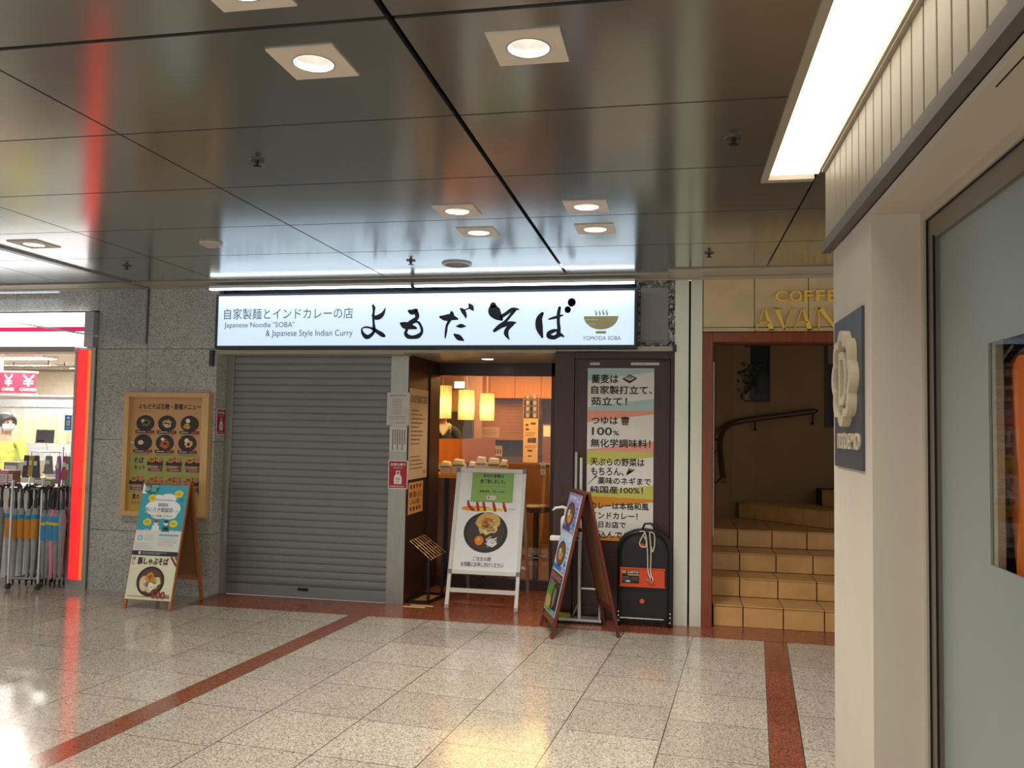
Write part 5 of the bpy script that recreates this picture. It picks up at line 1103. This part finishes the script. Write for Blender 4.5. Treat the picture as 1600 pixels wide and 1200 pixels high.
def add_back():
    Y = 4.3
    t = thing('wall_cabinets', 'row of glowing orange wall cabinets at the back of the noodle shop', 'cabinet', (-2.0, Y + .2, 1.9))
    for k, (a, b) in enumerate(((-3.05, -2.56), (-2.56, -2.20), (-2.20, -1.83), (-1.83, -1.30))):
        MB().box(a + .003, b - .003, Y, Y + .02, 1.985, 2.415).build('door', CABWOOD, t, bevel=.002)
    MB().box(-3.05, -1.0, Y + .021, Y + .85, 1.975, 2.415).build('carcass', mat('cabinet_dark', (120, 72, 30), rough=0.5), t)
    # notice board wall below
    t = thing('notice_board', 'tan wall panel of faint notices under the wall cabinets', 'panel', (-2.3, Y + .3, 1.4))
    MB().box(-2.98, -1.95, Y + .25, Y + .29, 1.40, 1.97).build('board', mat('tan_board', (196, 126, 66), rough=0.5), t)
    s = Sheet((-2.98, Y + .2495, 1.40), FX, FZ, 1.03, .57, None, .0008)
    s.rect(.10, .06, .21, .17, (226, 170, 110), 1).rect(.125, .10, .19, .13, (70, 46, 34), 2).rect(.24, .03, .52, .18, (224, 178, 124), 1).lines(.27, .06, .50, .15, 3, (110, 70, 50), 2, .4).lines(.62, .08, .98, .50, 9, (160, 104, 70), 1, .35)
    s.build('small_notices', t)
    tag(MB().box(-3.0, -1.0, Y + .35, Y + .85, 0.005, 1.16).build('back_counter', mat('back_counter_wood', (120, 78, 40), rough=0.4, noise=0.12), bevel=.004), 'brown wooden back counter below the tan notice panel', 'counter')
    tag(MB().box(-2.96, -1.96, Y + .55, Y + .60, 1.165, 1.395).build('dark_splashback', mat('splash_grey', (92, 76, 66), rough=0.3)), 'dark splashback between back counter and tan notice panel', 'splashback')
    s = Sheet((-2.60, Y + .38, 1.165), FX, FZ, .16, .15, (232, 196, 146), .02)
    for k in range(4): s.rect(.02 + .035 * k, .03, .04 + .035 * k, .10, (90, 60, 44), 1)
    tag(s.build('menu_card'), 'small cream menu card standing on the back counter', 'card')
    s = Sheet((-2.06, Y - .05, 1.10), FX, FZ, .205, .60, (236, 182, 84), .01)
    for a, b, c, d in ((.03, .50, .07, .53), (.10, .52, .17, .55), (.03, .44, .08, .47), (.06, .27, .10, .33), (.12, .27, .18, .34), (.06, .15, .13, .175), (.07, .08, .12, .10)): s.rect(a, b, c, d, (60, 40, 34), 1)
    s.lines(.03, .36, .18, .42, 2, (110, 70, 40), 1).text('蕎麦', .07, .27, .18, .34, (60, 40, 34), 2, .02).lines(.03, .19, .18, .24, 2, (110, 70, 40), 1)
    tag(s.build('menu_strip'), 'tall yellow menu strip below the hanging glasses', 'menu')
    tag(MB().box(-2.30, -1.2, Y - .06, Y + .30, 0.005, 1.09).build('low_cabinet', mat('low_cabinet_wood', (118, 74, 36), rough=0.4, noise=0.15), bevel=.003), 'brown low cabinet carrying the menu strip and ticket machine', 'cabinet')
    proto = None
    GL = mat('glass_pale', (214, 206, 176), rough=0.08, metal=0.3)
    for r in range(4):
        for c in range(2):
            x, z = -2.01 + .10 * c, 1.72 + .085 * r
            lb = '%s drinking glass in the %s row of the rack over the yellow menu strip' % (('left', 'right')[c], ('bottom', 'second lowest', 'second highest', 'top')[r])
            if proto is None:
                t = thing('drinking_glass', lb, 'glass', (x, Y - .02, z), group='glasses in the wall rack')
                MB().lathe([(.020, 0), (.028, .004), (.034, .06), (.031, .06), (.026, .008), (0, .006)], (0, 0, 0), 14).build('bowl', GL, t, local=True, smooth=True)
                MB().lathe([(.028, -.006), (.038, -.004), (.038, .0), (.028, .0)], (0, 0, 0), 14).build('coaster', mat('coaster_teal', (60, 96, 96), rough=0.4), t, local=True)
                proto = t
            else: t = copy_tree(proto); t.location = (x, Y - .02, z); t['label'] = lb
    m = MB()
    for r in range(4): m.box(-2.06, -1.86, Y - .06, Y + .26, 1.704 + .085 * r, 1.711 + .085 * r)
    tag(m.box(-2.07, -2.06, Y - .06, Y + .26, 1.69, 2.0).box(-1.86, -1.85, Y - .06, Y + .26, 1.69, 2.0).build('glass_rack', mat('rack_wood', (190, 130, 70), rough=0.4)), 'narrow wall rack holding eight drinking glasses', 'rack')
    t = thing('ticket_machine', 'brown and cream ticket machine at the right of the back counter', 'ticket machine', (-1.66, Y, 1.09))
    MB().box(-1.80, -1.48, Y - .03, Y + .28, 1.10, 1.63).build('body', mat('machine_brown', (130, 82, 50), rough=0.4), t, bevel=.006)
    MB().box(-1.785, -1.69, Y - .035, Y - .03, 1.46, 1.61).build('screen', mat('machine_screen', (232, 200, 150), rough=0.3, emit=.4), t)
    MB().box(-1.655, -1.60, Y - .036, Y - .03, 1.30, 1.60).build('button_panel', mat('machine_buttons', (200, 170, 130), rough=0.4), t)
    MB().box(-1.83, -1.45, Y - .08, Y + .28, 1.075, 1.10).build('shelf', mat('machine_shelf', (190, 140, 90), rough=0.4), t)
add_back()
def add_stools():
    proto = None
    for x, y, lb in ((-1.355, 1.14, 'dark round bar stool right of the white poster stand'), (-1.90, 1.12, 'dark bar stool behind the white poster stand')):
        if proto is None:
            t = thing('bar_stool', lb, 'stool', (x, y, 0.004), group='bar stools inside the entrance')
            MB().lathe([(0, .735), (.13, .735), (.14, .75), (.14, .785), (.12, .80), (0, .80)], (0, 0, 0), 24).build('seat', mat('stool_seat', (58, 34, 26), rough=0.4), t, local=True, smooth=True)
            MB().tube([(0, 0, .02), (0, 0, .735)], .028, 12).build('post', BLACKM, t, local=True, smooth=True)
            MB().lathe([(0, 0), (.17, 0), (.17, .01), (.05, .025), (0, .025)], (0, 0, 0), 24).build('base', BLACKM, t, local=True, smooth=True)
            MB().tube([(.12 * math.cos(2 * PI * k / 20), .12 * math.sin(2 * PI * k / 20), .30) for k in range(21)], .008, 6, caps=False).tube([(-.12, 0, .30), (.12, 0, .30)], .007, 6).build('footrest', CHROME, t, local=True)
            proto = t
        else: t = copy_tree(proto); t.location = (x, y, 0.004); t['label'] = lb
add_stools()
# kitchen opening with a cook behind the screen
struct(MB().box(-4.15, -2.62, 4.10, 4.14, 0.0, 2.42), 'wall_8', mat('kitchen_wall', (206, 150, 122), rough=0.6))
tag(MB().box(-3.6, -2.72, 3.98, 4.09, 1.05, 1.78).build('steel_fridge', mat('kitchen_dark', (84, 76, 74), rough=0.35, metal=0.3), bevel=.004), 'dark kitchen unit behind the cook and the pendant lamps', 'kitchen unit')
t = thing('kitchen_light', 'small white lamp high behind the leftmost pendant lamp', 'wall lamp', (-3.1, 4.05, 2.12))
MB().box(-3.22, -2.84, 4.05, 4.095, 2.10, 2.20).build('housing', mat('lamp_housing_grey', (150, 140, 136), rough=0.4), t)
MB().box(-3.0, -2.86, 4.04, 4.05, 2.105, 2.195).build('tube', mat('kitchen_glow', (255, 250, 240), emit=1.6), t)
struct(MB().box(-4.1, -2.5, 2.6, 3.95, 0.004, 0.16), 'trim_25', mat('kitchen_step', (90, 86, 80), rough=0.6))
def add_cook():
    t = thing('person', 'person in a dark shirt and white neckerchief behind the counter screen', 'person', (-2.925, 3.2, 0.165), math.radians(20))
    person(t, mat('cook_shirt', (40, 44, 54), rough=0.8), mat('cook_trousers', (40, 38, 40), rough=0.8), mat('cook_hair', (34, 28, 26), rough=0.6), (((-.25, -.06, 1.12), (-.16, -.30, 1.20), (-.12, -.38, 1.21)), ((.25, -.06, 1.12), (.17, -.30, 1.20), (.12, -.38, 1.21))), 0.3)
    MB().add([(-.09, -.09, 1.43), (.09, -.09, 1.43), (.0, -.13, 1.29), (-.09, .08, 1.46), (.09, .08, 1.46), (.15, .03, 1.40), (-.15, .03, 1.40)], [(0, 1, 2), (1, 5, 4), (0, 3, 6), (0, 6, 2), (1, 2, 5)]).build('neckerchief', mat('kerchief_white', (226, 214, 200), rough=0.8), t, local=True).modifiers.new('t', 'SOLIDIFY').thickness = .008
    MB().lathe([(.112, 1.66), (.12, 1.70), (.115, 1.74), (.07, 1.765), (0, 1.77)], (0, .01, 0), 20).build('cook_cap', mat('cap_white', (230, 224, 214), rough=0.8), t, local=True, smooth=True)
    MB().box(-.10, .10, -.165, -.155, .80, 1.25).build('apron', mat('apron_white', (214, 210, 206), rough=0.8), t, local=True)
add_cook()

# ------------------------------------------------------------------ shop on the left: lit fascia, red lamp post, goods inside
def add_left_sign():
    t = thing('shop_fascia_sign', 'white lit fascia sign with a pink stripe over the left shop', 'sign', (-7.5, -0.2, 2.2))
    MB().box(-10.5, -5.44, -0.235, -0.10, 2.42 + .02, 2.575).box(-10.5, -5.44, -0.235, -0.10, 2.256, 2.395).build('lit_panel', mat('fascia_white', (255, 255, 255), emit=3.0, ecol=(255, 250, 246)), t)
    MB().box(-10.5, -5.44, -0.236, -0.10, 2.395, 2.44).build('pink_stripe', mat('fascia_pink', (226, 50, 110), emit=.7, ecol=(236, 40, 100)), t)
    MB().box(-5.44, -5.345, -0.24, 0.0, 2.25, 2.58).build('end_cap', mat('fascia_end', (170, 168, 168), rough=0.4, metal=.3), t)
    MB().box(-10.5, -5.54, -0.235, 0.0, 2.205, 2.254).build('bottom_rail', mat('fascia_rail', (150, 144, 138), rough=0.4, metal=.3), t)
    t = thing('red_light_post', 'tall glowing red and orange light post at the left shop entrance', 'light post', (-5.45, -0.1, 0))
    F = mat('post_frame', (150, 148, 144), rough=0.35, metal=0.5)
    MB().box(-5.56, -5.348, -0.195, 0.05, 0.0, 0.085).box(-5.56, -5.348, -0.19, 0.05, 2.226, 2.25).box(-5.56, -5.538, -0.195, 0.05, 0.085, 2.226).box(-5.392, -5.348, -0.195, 0.05, 0.085, 2.226).build('frame', F, t)
    MB().box(-5.538, -5.428, -0.185, 0.0, 0.087, 2.224).build('red_panel', mat('red_lamp', (255, 30, 30), emit=1.15, ecol=(255, 46, 46)), t)
    MB().box(-5.428, -5.393, -0.185, 0.0, 0.087, 2.224).build('orange_panel', mat('orange_lamp', (255, 110, 20), emit=1.15, ecol=(255, 96, 20)), t)
add_left_sign()
struct(MB().box(-11.5, -5.56, -0.02, 4.6, -0.03, 0.004), 'trim_26', mat('shop_floor', (206, 200, 192), rough=0.3))
struct(MB().box(-11.5, -5.4, 4.5, 4.6, 0, 2.6), 'wall_9', mat('shop_back_wall', (214, 202, 184), rough=0.7))
struct(MB().box(-11.6, -11.5, 0.0, 4.6, 0, 2.6).box(-5.5, -5.4, 0.06, 4.5, 0, 2.6), 'wall_10', mat('shop_side_wall', (224, 218, 208), rough=0.7))
struct(MB().box(-11.5, -5.4, 0.0, 4.6, 2.36, 2.42), 'trim_27', mat('shop_ceiling', (222, 210, 194), rough=0.7))
def add_shop():
    LP = mat('shop_lamp_glow', (255, 252, 244), emit=55.0, ecol=(255, 248, 236))
    proto = None
    for (x, y, lb) in ((-7.3, 0.9, 'white ceiling lamp just inside the left shop front'), (-8.2, 1.9, 'white ceiling lamp in the middle of the left shop'), (-9.2, 3.2, 'white ceiling lamp deep in the left shop'), (-8.0, 3.4, 'white ceiling lamp above the back wall of the left shop')):
        t = thing('shop_ceiling_lamp', lb, 'ceiling lamp', (x, y, 2.36), group='ceiling lamps in the left shop')
        MB().box(x - .62, x + .62, y - .14, y + .14, 2.325, 2.36).build('housing', WHITEPL, t)
        MB().box(x - .60, x + .60, y - .12, y + .12, 2.318, 2.325).build('diffuser', LP, t)
    # ceiling pipes
    m = MB()
    for y, z in ((2.6, 2.27), (2.9, 2.24)): m.tube([(-9.4, y, z), (-7.4, y, z)], .018, 6)
    for x in (-9.0, -8.2, -7.6): m.tube([(x, 2.6, 2.27), (x, 2.6, 2.36)], .008, 6).tube([(x, 2.9, 2.24), (x, 2.9, 2.36)], .008, 6)
    tag(m.build('ceiling_pipes', mat('pipe_grey', (120, 110, 100), rough=0.5)), 'thin grey pipes under the ceiling of the left shop', 'pipes')
    # cashier box sign
    t = thing('cashier_sign', 'red hanging two-sided cashier sign with white yen marks', 'sign', (-7.62, 1.4, 1.86))
    R = (214, 36, 66)
    a, b, c = Vector((-7.95, 1.37, 1.88)), Vector((-7.548, 1.40, 1.88)), Vector((-7.425, 1.50, 1.88))
    for zz in (.245, -.012):
        m = MB()
        for p, q in ((a, b), (b, c)): m.bar(p + Vector((0, .03, zz)), q + Vector((0, .03, zz)), .03, .024)
        m.build('white_edge', WHITEPL, t)
    for p, q, nm in ((a, b, 'front_panel'), (b, c, 'side_panel')):
        U = (q - p); w = U.length; s = Sheet(p, U, FZ, w, .235, R, .004)
        cx = w * (.62 if nm == 'front_panel' else .5); u = .045 if nm == 'front_panel' else .05
        s.stroke([(cx - u, .205, .020), (cx, .145, .022)], WHITE, 1, 2).stroke([(cx + u, .205, .020), (cx, .145, .022)], WHITE, 1.2, 2).rect(cx - .011, .075, cx + .011, .15, WHITE, 1.4).rect(cx - u, .128, cx + u, .142, WHITE, 1.6).rect(cx - u, .100, cx + u, .114, WHITE, 1.6)
        s.text('CASHIER', cx - u * 1.7, .022, cx + u * 1.7, .055, WHITE, 1, .02)
        s.build(nm, t)
    MB().box(-7.84, -7.80, 1.38, 1.41, 2.14, 2.355).build('hanger', WHITEPL, t)
    # clear sheet over the counter
    t = thing('clear_screen', 'clear hanging vinyl screen with a white top bar inside the left shop', 'screen', (-7.6, 0.82, 1.0))
    MB().box(-9.0, -6.355, 0.80, 0.84, 1.785, 1.815).build('top_bar', WHITEPL, t)
    MB().box(-9.0, -6.36, 0.818, 0.822, 1.02, 1.785).build('vinyl_sheet', VINYL, t)
    s = Sheet((-6.462, 0.816, 1.455), FX, FZ, .088, .165, (30, 140, 214), .001); s.ell(.044, .135, .018, .014, WHITE, 1).rect(.024, .055, .064, .105, WHITE, 1).rect(.034, .068, .054, .092, (206, 120, 110), 2).lines(.02, .02, .07, .035, 1, WHITE, 1)
    tag(s.build('payment_sign'), 'small blue payment sign stuck on the clear vinyl screen', 'sign')
    tag(MB().box(-9.0, -6.2, 0.70, 0.98, 0.005, 0.95).build('shop_counter', mat('counter_white', (232, 228, 222), rough=0.5), bevel=.005), 'white sales counter inside the left shop', 'counter')
    tag(MB().box(-7.1, -5.75, 0.08, 0.60, 0.005, 0.90).build('display_table', mat('table_white', (230, 224, 216), rough=0.5), bevel=.005), 'white display table behind the umbrella rack', 'table')
    # goods on table and counter
    rnd = random.Random(12)
    cols = [('orange', (236, 150, 30)), ('black', (36, 34, 36)), ('white', (236, 234, 230)), ('pink', (226, 140, 160)), ('brown', (110, 74, 56)), ('yellow', (226, 206, 90)), ('grey', (130, 128, 130)), ('green', (130, 160, 90)), ('red', (190, 50, 50)), ('cream', (230, 214, 180))]
    spots = ['near the left end', 'beside the orange pack', 'left of the middle', 'in the middle', 'right of the middle', 'behind the hanging pouches', 'under the price card', 'near the dark cap', 'below the blue payment sign', 'at the right end']
    for k in range(10):
        cn, c = cols[k]; x = -7.0 + .123 * k; w, d, h = rnd.uniform(.08, .11), rnd.uniform(.06, .10), rnd.uniform(.07, .17); y = rnd.uniform(.20, .42)
        t = thing('packaged_goods', '%s packaged goods on the white display table, %s' % (cn, spots[k]), 'package', (x, y, .9), rnd.uniform(-.4, .4), 'packages on the display table')
        MB().box(-w / 2, w / 2, -d / 2, d / 2, .001, h).build('carton', mat('pack_' + cn, c, rough=0.5), t, local=True, bevel=.004)
        s = Sheet((-w * .4, -d / 2, h * .2), FX, FZ, w * .8, h * .55, (236, 232, 226) if cn != 'white' else (200, 60, 70), .001); s.lines(w * .08, h * .08, w * .7, h * .45, 3, (70, 66, 70), 1, .5); s.build('package_label', t, local=True)
    for k in range(8):
        cn, c = cols[(k * 3 + 1) % 10]; x = -8.4 + .26 * k; w, h = rnd.uniform(.12, .2), rnd.uniform(.08, .26)
        if abs(x + 7.35) < .22: h = .06
        t = thing('packaged_goods', '%s boxed goods on the white sales counter, %s in its row' % (cn, ('first', 'second', 'third', 'fourth', 'fifth', 'sixth', 'seventh', 'last')[k]), 'package', (x, .80 + .06, .95), rnd.uniform(-.3, .3), 'boxes on the sales counter')
        MB().box(-w / 2, w / 2, -.06, .06, .001, h).build('carton', mat('pack_' + cn, c, rough=0.5), t, local=True, bevel=.004)
        MB().box(-w * .4, w * .4, -.0615, -.06, h * .25, h * .75).build('package_label', WHITEPL, t, local=True)
    t = thing('headwear', 'dark cap displayed at the right end of the white table', 'cap', (-5.99, .30, 1.05))
    MB().lathe([(.10, 0), (.105, .05), (.09, .10), (.05, .125), (0, .13)], (0, 0, 0), 20).build('crown', mat('cap_black', (40, 40, 44), rough=0.8), t, smooth=True, local=True)
    MB().lathe([(0, .0), (.16, -.012), (.162, -.006), (0, .006)], (-.05, -.05, .0), 20, sy=.8).build('brim', mat('cap_black', (40, 40, 44)), t, smooth=True, local=True)
    MB().lathe([(.06, -.149), (.015, -.14), (.015, -.01), (.05, -.005)], (0, 0, 0), 12).build('stand', WHITEPL, t, local=True)
    # bags hung behind the counter
    proto = None
    for k in range(7):
        x = -9.0 + .17 * k; lb = 'pale beige shopping bag on the back rail, %s from the left' % ('first', 'second', 'third', 'fourth', 'fifth', 'sixth', 'seventh')[k]
        if proto is None:
            t = thing('hanging_bag', lb, 'bag', (x, 2.9, 1.28), group='pale bags on the back rail')
            MB().add([(-.07, -.04, 0), (.07, -.04, 0), (.07, .04, 0), (-.07, .04, 0), (-.055, -.02, .36), (.055, -.02, .36), (.055, .02, .36), (-.055, .02, .36)], [(3, 2, 1, 0), (4, 5, 6, 7), (0, 1, 5, 4), (1, 2, 6, 5), (2, 3, 7, 6), (3, 0, 4, 7)]).build('pouch', mat('bag_beige', (222, 210, 168), rough=0.7, noise=.12), t, local=True, bevel=.01)
            MB().tube(spline([(-.03, 0, .36), (-.025, 0, .42), (0, 0, .455), (.025, 0, .42), (.03, 0, .36)], 5), .005, 6).build('handle', mat('bag_strap', (190, 176, 140)), t, local=True)
            proto = t
        else: t = copy_tree(proto); t.location = (x, 2.9, 1.28 - .02 * (k % 3)); t['label'] = lb
    tag(MB().tube([(-9.3, 2.9, 1.735), (-7.75, 2.9, 1.735)], .012, 8).tube([(-9.3, 2.9, 0), (-9.3, 2.9, 1.735)], .015, 8).tube([(-7.75, 2.9, 0), (-7.75, 2.9, 1.735)], .015, 8).build('back_rail', CHROME), 'chrome rail carrying pale bags behind the sales counter', 'rail')
    tag(MB().box(-10.6, -7.55, 4.0, 4.45, 0.005, 1.95).build('back_shelving', mat('shelf_grey', (176, 176, 176), rough=0.6), bevel=.004), 'grey shelving along the back wall of the left shop', 'shelving')
    s = Sheet((-8.55, 3.98, 1.55), FX, FZ, .42, .33, (214, 214, 222), .006); s.lines(.05, .05, .37, .28, 5, (190, 190, 200), 1); tag(s.build('white_notice'), 'white notice sheet on the grey back shelving', 'notice')
    s = Sheet((-8.36, 3.97, 1.10), FX, FZ, .34, .40, (92, 96, 112), .006); s.rect(.03, .03, .31, .37, (80, 84, 100), 1); tag(s.build('dark_sheet'), 'dark grey sheet on the back shelving beside the person', 'sheet')
    s = Sheet((-8.62, 4.46, 2.02), FX, FZ, .56, .19, (110, 104, 100), .02); s.lines(.04, .03, .5, .16, 2, WHITE, 1, .5); tag(s.build('wall_sign'), 'dark notice strip high on the back wall of the left shop', 'sign')
    # shop assistant
    t = thing('person', 'person with black hair and white face mask in a yellow-green top at the shop counter', 'person', (-7.82, 1.52, 0.006), math.radians(25)); t.scale = (.95, .95, .945)
    person(t, mat('assistant_top', (206, 214, 90), rough=0.8, noise=.25, scale=18), mat('assistant_trousers', (60, 62, 74), rough=0.8), mat('assistant_hair', (30, 28, 30), rough=0.5), (((-.25, -.04, 1.10), (-.15, -.30, 1.05), (-.12, -.38, 1.03)), ((.25, -.04, 1.10), (.17, -.30, 1.05), (.13, -.38, 1.03))), 0.75)
add_shop()

# ------------------------------------------------------------------ umbrellas on their rack
def add_umbrellas():
    t = thing('umbrella_rack', 'chrome wheeled rack full of hanging umbrellas at the left shop front', 'rack', (-5.85, -0.2, 0))
    for k, (x, y) in enumerate(((-6.02, -.36), (-5.755, -.30), (-5.655, -.07), (-5.95, -.07))):
        MB().tube([(x, y, .05), (x, y, 1.0 if k != 1 else 1.02)], .012, 8).build('post', ALU, t, smooth=True)
        MB().tube([(x - .012, y, .03), (x + .012, y, .03)], .028, 12).build('caster', mat('caster_grey', (70, 68, 66), rough=0.5), t)
    MB().tube([(-6.02, -.36, .10), (-5.755, -.30, .10), (-5.655, -.07, .10), (-5.95, -.07, .10), (-6.02, -.36, .10)], .010, 8).build('base_rail', ALU, t)
    MB().tube([(-6.22, -.33, .925), (-5.755, -.30, .925), (-5.575, -.275, .925)], .009, 8).tube([(-6.22, -.13, .925), (-5.575, -.115, .925)], .009, 8).tube([(-6.02, -.36, .925), (-5.95, -.07, .925)], .009, 8).tube([(-5.755, -.30, .925), (-5.655, -.07, .925)], .009, 8).build('hanging_rail', ALU, t)
    MB().tube([(-5.655, -.18, .925), (-5.655, -.18, 1.31)], .010, 8).tube([(-6.0, -.18, 1.262), (-5.655, -.18, 1.262)], .007, 8).tube([(-6.0, -.18, .925), (-6.0, -.18, 1.262)], .008, 8).build('top_rail', CHROME, t, smooth=True)
    s = Sheet((-5.925, -.215, 1.345), (1, -.06, 0), (.05, 0, 1), .205, .125, (140, 138, 144), .003); s.lines(.02, .04, .19, .11, 4, (100, 98, 104), 1, .4, ragged=.6).rect(.02, .01, .10, .03, (70, 68, 74), 1).rect(.12, .01, .17, .03, (160, 150, 110), 1)
    s.build('price_card', t); MB().tube([(-5.80, -.20, 1.262), (-5.82, -.21, 1.345)], .004, 6).build('card_clip', CHROME, t)
    protos = {}
    CL = mat('umbrella_film', (168, 170, 172), rough=0.25, noise=.15, scale=30); CL2 = mat('umbrella_grey', (140, 142, 146), rough=0.3, noise=.15, scale=30); PK = mat('umbrella_pink', (226, 140, 150), rough=0.3)
    HB = mat('umbrella_handle', (28, 28, 40), rough=0.3)
    def umb(kind):
        film, tagc, top, lab = kind
        t = thing('umbrella', lab, 'umbrella', (0, 0, 0), group=lab)
        MB().lathe([(.010, .10), (.016, .16), (.026, .42), (.034, .60), (.032, .68), (.016, .735), (.009, .745)], (0, 0, 0), 9).build('canopy', film, t, local=True, smooth=True)
        MB().tube([(0, 0, .03), (0, 0, .105)], [.006, .012], 8).build('ferrule', BLACK, t, local=True)
        MB().tube(spline([(0, 0, .74), (0, 0, .80), (0, 0, .885), (0, -.012, .925), (0, -.045, .945), (0, -.075, .925), (0, -.08, .89)], 4), [.016] * 5 + [.012] * 20, 8).build('handle', HB, t, local=True, smooth=True)
        if tagc:
            MB().lathe([(.0335, .46), (.0365, .60), (.0365, .64)], (0, 0, 0), 9).build('paper_sleeve', tagc, t, local=True, smooth=True)
            MB().lathe([(.0366, .64), (.036, .68)], (0, 0, 0), 9).build('sleeve_top', top, t, local=True, smooth=True)
            if lab.find('blue') >= 0: MB().lathe([(.0368, .60), (.0369, .625)], (0, 0, 0), 9).build('yellow_band', mat('band_yellow', (226, 196, 50)), t, local=True)
        return t
    OR, BL, CY = mat('sleeve_orange', (214, 142, 36), rough=0.5), mat('sleeve_blue', (60, 140, 186), rough=0.5), mat('sleeve_cyan', (30, 150, 190), rough=0.5)
    kinds = {'o': (CL, OR, CY, 'clear umbrella in an orange paper sleeve on the rack'), 'b': (CL2, BL, BL, 'grey umbrella in a blue paper sleeve on the rack'), 'g': (CL2, None, None, 'plain grey umbrella with a black handle on the rack'), 'p': (PK, BL, BL, 'pink umbrella with a blue paper sleeve on the rack')}
    lay = [(-6.19, 0, 'g'), (-6.14, 1, 'o'), (-6.105, 0, 'o'), (-6.06, 1, 'o'), (-6.035, 0, 'o'), (-5.985, 1, 'g'), (-5.965, 0, 'o'), (-5.915, 1, 'o'), (-5.895, 0, 'o'), (-5.86, 1, 'g'), (-5.835, 0, 'o'), (-5.795, 1, 'p'),
           (-5.725, 0, 'b'), (-5.715, 1, 'g'), (-5.69, 0, 'b'), (-5.662, 1, 'b'), (-5.64, 0, 'p'), (-5.595, 0, 'b'), (-5.608, 1, 'b'), (-5.545, 0, 'g')]
    rnd = random.Random(5)
    for x, row, k in lay:
        if k not in protos: t = protos[k] = umb(kinds[k])
        else: t = copy_tree(protos[k])
        t.location = (x, (-.285, -.075)[row] + .0, rnd.uniform(-.008, .006)); t.rotation_euler = (rnd.uniform(-.012, .012), (x + 5.87) * .05 + rnd.uniform(-.015, .015), rnd.uniform(-.3, .3))
    # pouches hung from the top rail
    for x, c, w, h, lb in ((-6.04, (70, 62, 60), .07, .21, 'dark folded pouch at the left of the top rail'), (-5.985, (206, 160, 60), .06, .20, 'mustard yellow pouch on the top rail above the umbrellas'), (-5.93, (70, 80, 84), .07, .21, 'slate grey pouch next to the mustard one on the top rail'),
                           (-5.80, (140, 134, 134), .09, .17, 'light grey flat pouch in the middle of the top rail'), (-5.69, (176, 110, 170), .05, .26, 'purple pouch on the top rail beside the tall post'), (-5.62, (190, 70, 90), .07, .22, 'crimson pouch at the right of the top rail'), (-5.585, (90, 150, 110), .05, .28, 'green pouch at the far right of the top rail')):
        t = thing('hanging_pouch', lb, 'pouch', (x, -.18, 1.02), group='pouches on the umbrella rack')
        z1 = 1.225
        MB().add([(x - w / 2, -.20, z1 - h), (x + w / 2, -.20, z1 - h), (x + w / 2, -.165, z1 - h), (x - w / 2, -.165, z1 - h), (x - w * .36, -.188, z1), (x + w * .36, -.188, z1), (x + w * .36, -.176, z1), (x - w * .36, -.176, z1)], [(3, 2, 1, 0), (4, 5, 6, 7), (0, 1, 5, 4), (1, 2, 6, 5), (2, 3, 7, 6), (3, 0, 4, 7)]).build('pouch_body', mat('pouch_%d' % (c[0] + c[2]), c, rough=0.5, noise=.15), t, bevel=.005)
        MB().tube([(x, -.182, z1 - .002), (x, -.182, z1 + .037)], .004, 6).build('hook', CHROME, t)
        MB().box(x - w * .25, x + w * .25, -.2015, -.197, z1 - h * .45, z1 - h * .25).build('pouch_label', WHITEPL, t)
add_umbrellas()
# glass smoke screen hanging from the ceiling between the two shops
t = tag(MB().box(-4.836, -4.826, -9.5, -0.175, 2.285, 2.80).build('window_3', glass('smoke_screen_glass', (0.93, 0.95, 0.97), 1.5)), kind='structure')
struct(MB().box(-4.86, -4.80, -9.5, -0.19, 2.795, 2.812), 'trim_28', mat('screen_rail', (150, 148, 142), rough=0.35, metal=0.4))
struct(MB().box(-4.839, -4.823, -9.5, -0.176, 2.274, 2.285), 'trim_29', mat('screen_edge', (180, 182, 188), rough=0.4))
struct(MB().box(-4.838, -4.824, -0.182, -0.172, 2.285, 2.815), 'trim_30', mat('screen_channel', (92, 92, 94), rough=0.6))
